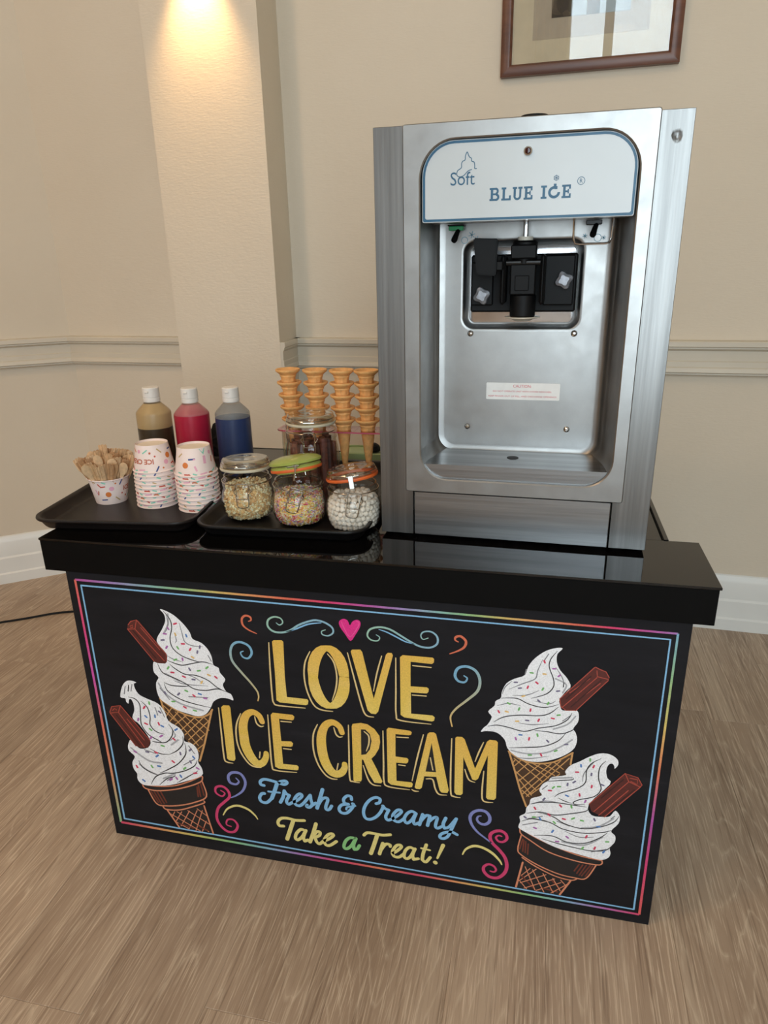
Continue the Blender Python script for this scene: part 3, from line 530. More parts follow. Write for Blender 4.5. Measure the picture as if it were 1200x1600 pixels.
('p',15,'W',[],[10754,3500,10803,3593,10776,3706,10646,3789,10483,3782,10325,3694,10149,3552,10009,3449,9924,3301,9940,3223,9709,3143,9650,3051,9548,2951,9501,2804,9551,2701,9369,2598,9343,2466,9292,2371,9276,2239,9179,2149,9196,2036,9168,1914,9205,1847,9459,1721,9851,1548,10212,1474,10569,1416,10722,1418,10824,1499,10847,1606,10826,1719,10898,1878,10892,2020,10813,2119,10923,2310,10929,2479,10845,2589,10763,2448,10660,2414,10446,2416,10385,2656,10702,3150,10650,3276,10616,3430,10645,3567,10704,3598,10739,3556],0.5),
('s',16,'G',[34,34,33],[10299,2090,10594,2184,10830,2405],1),
('s',16,'G',[35,35,34],[9975,1698,10372,1699,10677,1949],1),
('s',16,'G',[33,33],[9711,3116,10048,3187],1),
('s',16,'G',[35,35],[9437,2140,9661,2125],1),
('s',16,'G2',[7,19,8],[10397,3579,10250,3315,10243,3125],1),
('s',16,'G2',[19,19],[9554,2841,9635,2938],1),
('s',16,'G2',[8,20,8],[9354,2468,9612,2586,9873,2591],1),
('s',16,'G2',[20,20],[9327,2119,9588,2226],1),
('s',16,'G2',[8,20,8],[10002,1960,10272,1868,10529,1919],1),
('s',16,'G2',[20,20],[10513,1567,10765,1677],1),
('s',16,'G2',[19,19],[10789,2397,10846,2464],1),
('s',16,'G2',[20,20],[9857,2162,10081,2091],1),
('s',16,'G2',[20,20],[9245,1958,9508,2067],1),
('s',17,'K',[7,18,19,19,19,19,19,19,8],[10598,3643,10507,3491,10502,3251,10563,3018,10456,2835,10209,2722,10108,2634,10175,2604,10311,2643],1),
('s',17,'K',[7,18,19,19,19,19,8],[10513,3677,10358,3546,10287,3375,10289,3133,10169,2976,9881,2815,9779,2714],1),
('s',17,'K',[8,19,19,8],[9640,3036,9842,3089,10051,3141,10080,3184],1),
('s',17,'K',[8,20,19,19,8],[9376,2472,9570,2550,9831,2583,10133,2583,10348,2580],1),
('s',17,'K',[8,20,20,20,19,8],[9298,2243,9539,2317,9805,2296,10062,2372,10334,2480,10391,2574],1),
('s',17,'K',[8,20,20,20,19,19,8],[9473,2305,9763,2259,9991,2131,10300,2076,10595,2162,10837,2322,10918,2477],1),
('s',17,'K',[8,20,20,20,20,19,8],[9218,2040,9415,2136,9728,2109,9978,1998,10351,1976,10689,2066,10812,2133],1),
('s',17,'K',[8,20,20,20,20,8],[9458,1750,9791,1801,10063,1709,10368,1742,10616,1908,10753,2064],1),
('s',17,'K',[8,20,20,20,20,8],[9595,1704,9890,1645,10203,1606,10511,1590,10766,1663,10890,1848],1),
('s',17,'K',[8,19,8],[9845,2698,9956,2648,10088,2616],1),
('s',18,'s6',[32,32],[10184,3493,10189,3448],0),
('s',18,'s2',[32,32],[10329,3644,10333,3598],0),
('s',18,'s1',[32,32],[10107,3319,10153,3325],0),
('s',18,'s1',[32,32],[10406,3510,10394,3464],0),
('s',18,'s5',[32,32],[10377,3338,10375,3292],0),
('s',18,'s5',[32,32],[10559,3123,10601,3109],0),
('s',18,'s5',[33,33],[9987,3050,9983,3002],0),
('s',18,'s5',[33,33],[10114,3117,10079,3083],0),
('s',18,'s2',[33,33],[9863,2957,9816,2947],0),
('s',18,'s2',[33,33],[9760,2936,9729,2896],0),
('s',18,'s1',[33,33],[9665,2836,9712,2838],0),
('s',18,'s6',[33,33],[9970,2782,10012,2766],0),
('s',18,'s1',[33,33],[10203,2855,10212,2809],0),
('s',18,'s1',[32,33],[10402,3076,10399,3028],0),
('s',18,'s4',[33,33],[10325,2729,10309,2682],0),
('s',18,'s5',[34,34],[9608,2647,9581,2603],0),
('s',18,'s1',[34,34],[9435,2406,9459,2366],0),
('s',18,'s1',[34,34],[9881,2543,9910,2507],0),
('s',18,'s2',[34,34],[10082,2564,10092,2517],0),
('s',18,'s5',[35,35],[9262,2159,9299,2131],0),
('s',18,'s2',[35,35],[9416,2178,9464,2184],0),
('s',18,'s6',[35,35],[9539,2181,9565,2142],0),
('s',18,'s1',[34,34],[9691,2300,9722,2266],0),
('s',18,'s1',[34,34],[9950,2240,9996,2232],0),
('s',18,'s2',[34,34],[10153,2294,10114,2262],0),
('s',18,'s2',[34,34],[10268,2262,10314,2257],0),
('s',18,'s5',[33,34],[10498,2342,10517,2299],0),
('s',18,'s2',[34,34],[9793,2141,9825,2107],0),
('s',18,'s4',[35,35],[9449,1936,9493,1921],0),
('s',18,'s6',[35,35],[9802,1937,9780,1888],0),
('s',18,'s4',[35,35],[10041,1840,10078,1812],0),
('s',18,'s1',[34,34],[10404,1929,10387,1880],0),
('s',18,'s6',[34,34],[10565,2173,10611,2176],0),
('s',18,'s2',[34,34],[10744,1853,10790,1862],0),
('s',18,'s4',[35,35],[9863,1688,9911,1689],0),
('s',18,'s2',[35,35],[10361,1645,10337,1597],0),
('s',18,'s1',[34,34],[10569,1690,10555,1639],0),
('s',18,'s6',[34,34],[10739,1634,10715,1588],0),
('p',19,'F',[],[10934,3430,11153,3374,11233,3229,11204,3171,10671,2408,10440,2499,10385,2656],0),
('s',20,'FL',[17,16,16,16,16,17],[10385,2656,10934,3430,11153,3374,11233,3229,11204,3171,10670,2416],0),
('s',20,'FL',[16,16,16],[10935,3425,11011,3263,11203,3184],0),
('s',20,'FL',[16,17],[11011,3263,10482,2507],0),
('s',20,'FL',[16,16,16,16],[11024,3339,11147,3334,11152,3228,11041,3276],0),
('s',20,'FL',[17,16],[10573,2440,11019,3071],0),
('s',20,'FD',[26,25],[10635,2452,11119,3102],1),
('s',20,'FD',[25,24],[10583,2830,10916,3294],1)],'cone_picture#c':[('p',1,'CN',[],[2014,3777,2201,3597,2499,3455,2810,3431,3138,3658,3088,3493,2960,3107,2726,2385,2462,2845,2152,3245],0),
('s',2,'TN',[21,21],[2037,3643,2188,3504],0),
('s',2,'TN',[21,21],[2061,3509,2286,3287],0),
('s',2,'TN',[21,22],[2148,3521,2727,2744],0),
('s',2,'TN',[21,21],[2314,3498,2830,2901],0),
('s',2,'TN',[21,21],[2497,3444,2930,3033],0),
('s',2,'TN',[21,21],[2705,3427,3008,3160],0),
('s',2,'TN',[21,21],[2919,3469,3051,3351],0),
('s',2,'TN',[22,22],[2521,2807,2731,2602],0),
('s',2,'TN',[21,21],[2241,3580,2081,3351],0),
('s',2,'TN',[21,21],[2379,3507,2152,3245],0),
('s',2,'TN',[21,21],[2539,3438,2273,3192],0),
('s',2,'TN',[21,21],[2725,3419,2384,3068],0),
('s',2,'TN',[21,22],[2940,3472,2456,2962],0),
('s',2,'TN',[21,22],[3059,3420,2527,2855],0),
('s',2,'TN',[21,22],[2971,3109,2621,2751],0),
('s',2,'TN',[21,22],[2873,2813,2693,2643],0),
('s',3,'TN',[39,39,39,39,39,38],[2014,3777,2244,3603,2522,3470,2812,3442,3030,3530,3139,3670],1),
('s',3,'TN',[38,39,40,41],[3126,3645,2976,3156,2856,2764,2712,2359],1),
('s',3,'TN',[39,40],[2026,3745,2061,3509],1),
('p',4,'W',[],[2307,5808,2387,5803,2575,5716,2752,5549,2869,5375,2911,5234,3082,5169,3205,5037,3266,4875,3281,4707,3381,4655,3399,4550,3486,4432,3479,4366,3429,4273,3488,4127,3580,4085,3617,3951,3509,3976,3346,3966,3192,3867,3118,3723,2991,3547,2815,3466,2609,3494,2364,3551,2167,3661,2014,3777,1969,3974,1989,4156,2055,4275,1975,4376,1969,4507,2001,4625,2082,4608,2261,4629,2308,4743,2303,4850,2156,5047,2154,5174,2286,5377,2384,5573,2375,5716],0.5),
('s',5,'G',[39,39,39,39],[2035,4140,2160,3909,2470,3714,2937,3619],1),
('s',5,'G',[36,36,37],[2456,5724,2437,5517,2315,5296],1),
('s',5,'G',[38,38],[2227,4385,2498,4242],1),
('s',5,'G2',[8,19,20,20,8],[2673,5561,2704,5337,2740,5153,2892,5086,3112,5089],1),
('s',5,'G2',[8,20,8],[2418,5741,2425,5474,2312,5275],1),
('s',5,'G2',[8,20,8],[2541,5320,2562,5175,2532,5109],1),
('s',5,'G2',[8,20,8],[2374,4249,2615,4191,3109,4210],1),
('s',5,'G2',[8,20,8],[2646,4425,2844,4373,3032,4244],1),
('s',5,'G2',[21,21],[2051,4030,2227,3783],1),
('s',5,'G2',[20,20],[3190,4908,3246,4788],1),
('s',5,'G2',[21,20],[2662,3908,3078,3941],1),
('s',5,'G2',[8,20,8],[2307,4807,2441,4737,2640,4695],1),
('s',6,'K',[8,21,21,21,21,21,21,8],[2364,5787,2482,5624,2501,5440,2434,5204,2456,4995,2619,4843,2852,4763,3010,4739],1),
('s',6,'K',[9,22,22,21,21,8],[2302,4699,2469,4643,2631,4625,2885,4703,3072,4750,3268,4716],1),
('s',6,'K',[9,22,22,22,21,21,9],[2342,4617,2453,4522,2646,4425,2891,4423,3125,4343,3292,4211,3407,4161],1),
('s',6,'K',[9,22,22,22,22,22,22,9],[2080,4597,2167,4399,2423,4299,2618,4213,2810,4106,3056,4104,3307,4170,3484,4127],1),
('s',6,'K',[9,22,22,9],[2156,4177,2316,4126,2567,4136,2693,4157],1),
('s',6,'K',[9,22,22,22,9],[2163,4156,2212,3984,2444,3834,2726,3760,3113,3711],1),
('s',7,'s1',[36,36],[2611,5542,2556,5521],0),
('s',7,'s4',[36,36],[2412,5431,2432,5392],0),
('s',7,'s4',[37,37],[2306,5288,2362,5287],0),
('s',7,'s5',[37,37],[2298,5150,2239,5138],0),
('s',7,'s4',[37,37],[2349,5015,2317,4969],0),
('s',7,'s6',[36,36],[2782,5316,2794,5272],0),
('s',7,'s3',[36,36],[2552,5322,2564,5279],0),
('s',7,'s1',[37,36],[2665,5103,2722,5109],0),
('s',7,'s2',[37,37],[2559,5027,2580,4987],0),
('s',7,'s1',[36,37],[2848,5023,2815,4978],0),
('s',7,'s5',[36,36],[2984,4982,2969,4934],0),
('s',7,'s5',[36,36],[3047,5099,3034,5051],0),
('s',7,'s3',[37,37],[2838,4839,2881,4816],0),
('s',7,'s2',[37,37],[2509,4745,2454,4716],0),
('s',7,'s4',[37,37],[2637,4783,2640,4736],0),
('s',7,'s5',[37,37],[2753,4569,2774,4528],0),
('s',7,'s2',[37,37],[2984,4546,2927,4532],0),
('s',7,'s2',[37,37],[3160,4650,3116,4610],0),
('s',7,'s3',[37,37],[3135,4475,3183,4459],0),
('s',7,'s1',[37,37],[3284,4449,3321,4420],0),
('s',7,'s1',[38,38],[2350,4429,2407,4430],0),
('s',7,'s2',[38,38],[2315,4548,2282,4501],0),
('s',7,'s1',[38,38],[2593,4371,2641,4354],0),
('s',7,'s5',[38,38],[2789,4323,2845,4321],0),
('s',7,'s3',[37,38],[3001,4306,2970,4258],0),
('s',7,'s2',[38,38],[2602,4045,2651,4029],0),
('s',7,'s5',[38,39],[2469,3965,2427,3920],0),
('s',7,'s1',[38,38],[2762,3961,2799,3931],0),
('s',7,'s6',[38,38],[2885,4008,2937,3998],0),
('s',7,'s4',[38,38],[2990,3918,3045,3913],0),
('s',7,'s5',[39,39],[2142,3952,2163,3910],0),
('s',7,'s2',[39,39],[2276,3744,2336,3752],0),
('s',7,'s1',[39,39],[2522,3656,2567,3632],0),
('s',7,'s2',[39,39],[2730,3598,2785,3590],0),
('p',8,'F',[],[1562,5407,1626,5487,1758,5536,1817,5516,2301,4839,2285,4654,2249,4617,2093,4609,2014,4643,1535,5309],0),
('s',9,'FL',[17,17,17,17,17],[1572,5408,1637,5488,1768,5532,2301,4839,2284,4675],0),
('s',9,'FL',[17,17,17],[1546,5310,1704,5327,2238,4680],0),
('s',9,'FL',[17,17],[1539,5310,2014,4643],0),
('s',9,'FL',[17,17],[1768,5532,1704,5327],0),
('s',9,'FL',[17,17,17,17],[1609,5380,1665,5407,1668,5359,1614,5349],0),
('s',9,'FL',[17,17],[1835,5372,2179,4921],0),
('s',9,'FD',[32,32],[1657,5290,2067,4715],1)],'cone_picture#d':[('p',12,'K',[],[1278,1510,1654,1528,2049,1613,2395,1779,2713,1985,2709,1833,2775,1494,2704,1343,2673,1198,2808,495,2010,500,1787,908,1689,1001,1529,1051,1399,1390,1285,1464],0),
('s',13,'RD',[37,37],[1463,1355,1591,1094],0),
('s',13,'RD',[37,37],[1534,1367,1658,1075],0),
('s',13,'RD',[37,37],[1605,1380,1729,1088],0),
('s',13,'RD',[37,37],[1690,1395,1791,1130],0),
('s',13,'RD',[35,36],[2604,1739,2621,1436],0),
('s',13,'RD',[35,36],[2662,1780,2707,1482],0),
('s',13,'RD',[35,36],[2569,1672,2566,1426],0),
('s',13,'RD',[37,37],[2023,600,2347,534],0),
('s',13,'RD',[37,37],[2468,621,2676,534],0),
('s',13,'SL',[20,20],[1859,826,2506,484],0),
('s',13,'SL',[20,20],[2010,918,2701,506],0),
('s',13,'SL',[20,20],[2268,997,2751,708],0),
('s',13,'SL',[20,20],[2498,1087,2722,925],0),
('s',13,'SL',[20,20],[1918,644,2232,495],0),
('s',13,'SL',[20,20],[1954,907,1879,765],0),
('s',13,'SL',[20,20],[2123,939,1944,633],0),
('s',13,'SL',[20,20],[2308,989,2057,542],0),
('s',13,'SL',[20,20],[2492,1039,2230,478],0),
('s',13,'SL',[20,20],[2616,1062,2393,462],0),
('s',13,'SL',[20,20],[2674,789,2546,476],0),
('s',14,'SL',[32,32,31,31,30,30,30,31,31,32,32,32],[1280,1526,1628,1533,2050,1619,2425,1800,2699,1973,2718,1910,2668,1826,2437,1686,2036,1518,1610,1412,1334,1426,1280,1526],1),
('s',14,'SL',[32,32,32,32,31,31,30],[1399,1390,1544,1054,1777,1033,2119,1112,2464,1253,2758,1461,2709,1833],1),
('s',14,'SL',[32,32,32,31,31,31],[1689,1001,1763,935,2073,977,2422,1136,2682,1277,2683,1330],1),
('s',14,'SL',[37,38],[1787,908,2004,499],0),
('s',14,'SL',[36,37],[2673,1198,2801,478],0),
('p',15,'W',[],[1541,4100,1406,4128,1290,4079,1192,3942,1119,3704,1225,3683,1234,3604,1282,3564,1308,3660,1355,3678,1393,3579,1389,3416,1317,3243,1358,3154,1455,3074,1643,2720,1569,2528,1382,2463,1283,2545,1193,2676,1100,2516,1098,2370,1212,2240,1130,2078,1136,1904,1197,1789,1185,1635,1303,1515,1601,1542,1925,1611,2278,1759,2703,1980,2743,2170,2676,2329,2708,2502,2677,2688,2562,2789,2426,2816,2437,2983,2350,3134,2133,3265,2079,3489,1954,3655,1751,3731,1570,3809,1493,3935,1481,4058],0.5),
('s',16,'G',[42,42,42,42],[1157,2452,1355,2287,1560,2173,1826,2166],1),
('s',16,'G',[43,43,43],[1296,2055,1476,1911,1668,1843],1),
('s',16,'G',[43,42],[1813,1767,2104,1941],1),
('s',16,'G',[41,40],[2116,2673,2287,2818],1),
('s',16,'G2',[21,21],[1435,4041,1387,3876],1),
('s',16,'G2',[21,22],[1273,3975,1220,3786],1),
('s',16,'G2',[21,21],[1984,3567,2059,3347],1),
('s',16,'G2',[9,22,9],[2210,3043,2234,2905,2085,2764],1),
('s',16,'G2',[22,22],[2509,2710,2616,2536],1),
('s',16,'G2',[23,22],[1469,2452,1726,2395],1),
('s',16,'G2',[22,22],[2335,2201,2597,2389],1),
('s',16,'G2',[21,22],[1875,3553,1913,3373],1),
('s',16,'G2',[23,23],[1898,1732,2097,1890],1),
('s',17,'K',[23,23],[1354,4008,1321,3868],1),
('s',17,'K',[9,23,23,23,24,24,24,9],[1298,3727,1445,3701,1534,3575,1515,3317,1500,3080,1620,2861,1822,2748,1923,2691],1),
('s',17,'K',[9,23,23,23,23,9],[1570,3672,1699,3528,1730,3301,1701,3109,1809,2960,1998,2917],1),
('s',17,'K',[9,23,23,24,24,10],[2123,3194,2199,3041,2143,2868,1991,2714,1770,2692,1684,2703],1),
('s',17,'K',[9,23,24,10],[2409,2931,2384,2738,2229,2547,2038,2420],1),
('s',17,'K',[9,24,24,24,10],[2431,2769,2422,2505,2230,2232,1986,2045,1742,1893],1),
('s',17,'K',[10,25,25,10],[1289,2153,1353,1990,1518,1893,1668,1843],1),
('s',17,'K',[10,25,24,24,24,24,9],[1491,1561,1637,1788,1856,1912,2060,1946,2338,2054,2576,2216,2660,2375],1),
('s',17,'K',[10,24,10],[1697,1584,1905,1783,2093,1865],1),
('s',17,'K',[10,24,9],[2116,1706,2360,1885,2649,2106],1),
('s',17,'K',[10,24,10],[1609,2498,1817,2409,2038,2420],1),
('s',18,'s1',[40,40],[1647,3544,1610,3494],0),
('s',18,'s2',[40,40],[1758,3665,1760,3615],0),
('s',18,'s5',[40,40],[1948,3470,1987,3440],0),
('s',18,'s6',[40,40],[1843,3361,1843,3310],0),
('s',18,'s6',[40,40],[1616,3316,1651,3282],0),
('s',18,'s4',[41,41],[1455,3229,1434,3175],0),
('s',18,'s1',[41,41],[1586,3129,1636,3111],0),
('s',18,'s1',[40,40],[1898,3186,1910,3138],0),
('s',18,'s6',[40,40],[1950,3124,1999,3104],0),
('s',18,'s2',[41,41],[1675,3006,1713,2974],0),
('s',18,'s4',[41,41],[1942,2882,1888,2841],0),
('s',18,'s4',[41,41],[1692,2812,1656,2759],0),
('s',18,'s6',[40,40],[2305,3096,2252,3057],0),
('s',18,'s1',[40,40],[2179,2845,2216,2812],0),
('s',18,'s2',[41,41],[1884,2622,1941,2614],0),
('s',18,'s5',[42,42],[1499,2408,1558,2402],0),
('s',18,'s4',[42,42],[1221,2376,1266,2350],0),
('s',18,'s6',[42,42],[1773,2360,1721,2314],0),
('s',18,'s1',[42,42],[1711,2436,1760,2415],0),
('s',18,'s5',[41,41],[2295,2512,2298,2459],0),
('s',18,'s1',[42,42],[2082,2264,2121,2232],0),
('s',18,'s6',[42,42],[1723,2077,1783,2075],0),
('s',18,'s2',[42,42],[1574,2064,1596,2018],0),
('s',18,'s1',[43,43],[1214,2005,1233,1958],0),
('s',18,'s5',[40,41],[2557,2638,2513,2590],0),
('s',18,'s6',[41,41],[2574,2455,2603,2415],0),
('s',18,'s5',[41,41],[2497,2330,2513,2282],0),
('s',18,'s2',[41,42],[2371,2140,2322,2093],0),
('s',18,'s6',[42,42],[2219,1923,2241,1877],0),
('s',18,'s1',[41,41],[2606,2042,2544,2023],0),
('s',18,'s4',[41,41],[2622,2178,2668,2154],0),
('s',18,'s4',[42,42],[2014,1796,1962,1748],0),
('s',18,'s6',[43,43],[1312,1652,1352,1618],0),
('s',18,'s4',[42,42],[2113,1847,2138,1804],0),
('p',19,'F',[],[810,3336,876,3439,1063,3500,1132,3451,1652,2710,1568,2516,1386,2488,1279,2520,804,3276],0),
('s',20,'FL',[19,19,19,19],[806,3288,876,3439,1084,3491,1641,2708],0),
('s',20,'FL',[19,19,19],[814,3271,1010,3317,1480,2522],0),
('s',20,'FL',[19,19],[813,3266,1279,2520],0),
('s',20,'FL',[19,19],[1082,3479,1010,3317],0),
('s',20,'FL',[19,19,19],[882,3346,936,3400,975,3371],0),
('s',20,'FL',[19,19],[1186,3177,1507,2700],0),
('s',20,'FD',[32,32],[953,3238,1375,2559],1)]}
# ------------------------------------------------------------------ the room
WA, WB = 1.301, -0.0442                      # back wall: y = WA + WB x
def wy(x): return WA+WB*x
CX = -0.857
corner = Vector((CX, wy(CX)))
dirA = Vector((-0.791, -0.611))              # the angled wall on the left
endA = corner+dirA*3.0
RIGHT = 3.1
PX0, PX1, PD = -0.301, 0.0702, 0.163         # pilaster
ROOM_H = 3.5
def wall(name, a, b, z0=0, z1=ROOM_H, th=0.12):
    a = Vector(a); b = Vector(b); d = (b-a).normalized(); n = Vector((-d.y, d.x))*th
    bm = new(); loft(bm, [[(p.x, p.y, z) for p in (a, b, b+n, a+n)] for z in (z0, z1)])
    return struct(name, bm, WALL, smooth=False)
wall('wall_back', corner, (RIGHT, wy(RIGHT)))
wall('wall_left', endA, corner)
wall('wall_left_side', (endA.x, REAR), endA)
wall('wall_right', (RIGHT, wy(RIGHT)), (RIGHT, REAR))
# pilaster
a = -math.atan(-WB); px = new()
P = [(PX0, wy(PX0)+0.01), (PX0, wy(PX0)-PD), (PX1, wy(PX1)-PD), (PX1, wy(PX1)+0.01)]
loft(px, [[(x, y, z) for x, y in P] for z in (0, ROOM_H)])
struct('wall_pilaster', px, WALL, smooth=False)
# rear wall with two window openings
bm = new(); xs = sorted([endA.x, RIGHT]+[v for p in WINDOWS for v in p])
box(bm, xs[0], REAR-0.14, 0, xs[-1], REAR, WZ0); box(bm, xs[0], REAR-0.14, WZ1, xs[-1], REAR, ROOM_H)
for i in (0, 2, 4): box(bm, xs[i], REAR-0.14, WZ0, xs[i+1], REAR, WZ1)
struct('wall_rear', bm, WALL, smooth=False)
CURT = simple('golden_curtain_cloth', (196, 168, 110), 0.8, var=0.06, vs=20)
for k, (x0, x1) in enumerate(WINDOWS):
    bm = new(); f = 0.05; xm = x0+0.34 if k == 0 else (x0+x1)/2
    for q in ((x0, x0+f), (x1-f, x1), (xm-0.035, xm+0.035)): box(bm, q[0], REAR-0.10, WZ0, q[1], REAR-0.04, WZ1)
    for z in (WZ0, WZ1-f, 1.95): box(bm, x0+f, REAR-0.10, z, x1-f, REAR-0.045, z+f)
    o = struct('window_%d' % (k+1), bm, SKIRT, smooth=False)
    bm = new(); box(bm, x0+f, REAR-0.075, WZ0+f, x1-f, REAR-0.071, WZ1-f); struct('window_pane', bm, GLASS, o, smooth=False)
    for sx in (x0-0.08, x1+0.08):
        cb = new(); pts = []
        for i in range(41):
            u = i/40; pts.append((sx-0.13+0.26*u, REAR+0.06+0.025*math.sin(u*PI*9)))
        loft(cb, [[(x, y, z) for x, y in pts]+[(x, y+0.004, z) for x, y in pts[::-1]] for z in (0.06, 1.2, 2.4, 3.3)])
        tag(link('curtain', cb, CURT), 'golden full-length curtain hanging beside the %s rear window, %s side' % (('wide', 'far')[k], 'left' if sx < x0 else 'right'), 'curtain', 'curtains at the rear windows')
bm = new(); box(bm, endA.x-0.12, REAR-0.14, ROOM_H, RIGHT+0.12, 1.55, ROOM_H+0.1); struct('ceiling', bm, CEIL, smooth=False)
# floor: subfloor with one mesh per plank
bm = new(); box(bm, endA.x-0.12, REAR-0.14, -0.05, RIGHT+0.12, 1.6, -0.004)
FLOOR = struct('floor', bm, simple('floor_joint', (70, 55, 42), 0.8), smooth=False)
rnd = random.Random(3); PW, PL = 0.2, 1.22; kx = math.floor((endA.x-1.41)/PW)
plank_mesh = {}
def inside(x, y):
    if y > wy(x): return False
    return (x-corner.x)*(-dirA.y)+(y-corner.y)*dirA.x > -0.0 if x < corner.x else True
from mathutils.geometry import intersect_line_line_2d
def clip(poly, p, n):
    o = []
    for i in range(len(poly)):
        a, b = Vector(poly[i]), Vector(poly[(i+1) % len(poly)]); da, db = (a-p).dot(n), (b-p).dot(n)
        if da <= 0: o.append(a)
        if (da < 0 < db) or (db < 0 < da): o.append(a+(b-a)*(da/(da-db)))
    return o
k = kx
nA = Vector((dirA.y, -dirA.x)); 
if nA.dot(Vector((0.5, -1))-corner) > 0: nA = -nA
nB = Vector((-WB, 1.0)).normalized()
while 1.41+k*PW < RIGHT:
    x0 = 1.41+k*PW; ph = {0: 0.687, 1: 1.007, -7: -0.37, -6: -0.37+0.62}.get(k, rnd.uniform(0, PL))
    y = ph-math.ceil((ph-REAR)/PL)*PL
    while y < 1.5:
        pl = [(max(x0, endA.x), max(y, REAR)), (min(x0+PW, RIGHT), max(y, REAR)), (min(x0+PW, RIGHT), y+PL), (max(x0, endA.x), y+PL)]
        pl = clip(clip(pl, corner, nA), Vector((0, WA)), nB)
        if len(pl) > 2 and (max(p[0] for p in pl)-min(p[0] for p in pl)) > 0.01:
            cen = sum((Vector(p) for p in pl), Vector((0, 0)))/len(pl); bm = new(); g = 0.0001
            def ins(p, e):
                d = cen-Vector(p); return Vector(p)+Vector((math.copysign(min(e, abs(d.x)), d.x), math.copysign(min(e, abs(d.y)), d.y)))
            rings = [[(*(ins(p, e)-Vector((x0, y))), z) for p in pl] for e, z in ((g, -0.004), (g, -0.0008), (g+0.0009, 0.0))]
            loft(bm, rings); o = link('plank', bm, OAK, FLOOR, smooth=False, loc=(x0, y, 0)); o['kind'] = 'structure'
        y += PL
    k += 1
# mouldings swept along the walls
def sweep(path, prof):
    pts = [Vector(p) for p in path]; rings = []
    for i, p in enumerate(pts):
        d0 = (p-pts[i-1]).normalized() if i else None; d1 = (pts[i+1]-p).normalized() if i < len(pts)-1 else None
        n0 = Vector((d0.y, -d0.x)) if d0 else None; n1 = Vector((d1.y, -d1.x)) if d1 else None
        if d0 is None: n = n1
        elif d1 is None: n = n0
        else:
            n = (n0+n1).normalized(); n = n/max(0.2, n.dot(n0))
        rings.append([(p.x+n.x*d, p.y+n.y*d, z) for d, z in prof])
    bm = new(); loft(bm, rings); return bm
RAIL = [(0, .951), (.034, .951), (.037, .948), (.037, .935), (.030, .932), (.030, .928), (.024, .924), (.0195, .921), (.0185, .892), (.0225, .889), (.0225, .874), (.0265, .871), (.030, .862), (.030, .858), (.020, .855), (.020, .850), (.015, .847), (0, .846)]
SK = [(0, 0), (.024, 0), (.024, .040), (.019, .046), (.019, .105), (.014, .112), (.014, .170), (.010, .182), (.005, .192), (0, .195)]
s1 = [endA, corner, Vector((PX0, wy(PX0)))]
s2 = [Vector((PX1, wy(PX1))), Vector((RIGHT, wy(RIGHT)))]
def off_wall(path, prof): return sweep(path, prof)
struct('trim_1', sweep(s1, RAIL), TRIM, angle=25)
struct('trim_2', sweep(s2, RAIL), TRIM, angle=25)
struct('trim_3', sweep([Vector((PX1, wy(PX1)-PD+0.001)), Vector((PX1, wy(PX1)-0.001))], [(d*.45, z) for d, z in RAIL]), TRIM, angle=25)
struct('baseboard_left', sweep(s1, SK), SKIRT, angle=25)
struct('baseboard_pilaster', sweep([Vector((PX0, wy(PX0)-0.03)), Vector((PX0, wy(PX0)-PD)), Vector((PX1, wy(PX1)-PD)), Vector((PX1, wy(PX1)-0.03))], SK), SKIRT, angle=25)
struct('baseboard_back', sweep([Vector((PX1, wy(PX1))), Vector((RIGHT, wy(RIGHT)))], SK), SKIRT, angle=25)
# lamp above the pilaster: a small wall light shining down
LAMPX = -0.115; ly = wy(LAMPX)-PD
wl = thing('wall_light', 'small round brass wall light shining down the pilaster', 'lamp', (LAMPX, ly, 2.12))
BRASS = simple('satin_brass', (176, 140, 84), 0.3, 0.9)
bm = new(); lathe(bm, [(0, 0), (.045, 0), (.045, .012), (.03, .018), (0, .018)], 24); bmesh.ops.rotate(bm, cent=(0, 0, 0), matrix=Matrix.Rotation(PI/2, 3, 'X'), verts=bm.verts); link('wall_plate', bm, BRASS, wl)
bm = new(); lathe(bm, [(.030, -.045), (.038, -.05), (.040, .05), (.034, .055), (0, .055), (0, .05), (.03, .045), (.030, -.045)], 24, 0, -0.075); link('lamp_shade', bm, BRASS, wl)
bm = new(); tube(bm, [(0, -0.015, 0), (0, -0.04, 0)], 0.008); link('arm', bm, BRASS, wl)
t = NT('warm_lamp_glow'); t.b.inputs['Emission Color'].default_value = (1, 0.72, 0.4, 1); t.b.inputs['Emission Strength'].default_value = 25
bm = new(); lathe(bm, [(0, -.042), (.012, -.04), (.018, -.028), (.012, -.012), (0, -.01)], 16, 0, -0.075); link('bulb', bm, t.m, wl)
spot('wall_light_beam', (LAMPX, ly-0.075, 2.065), (LAMPX, ly+0.05, 1.5), 20, math.radians(68), 1.0, (1.0, 0.62, 0.28), 0.02)
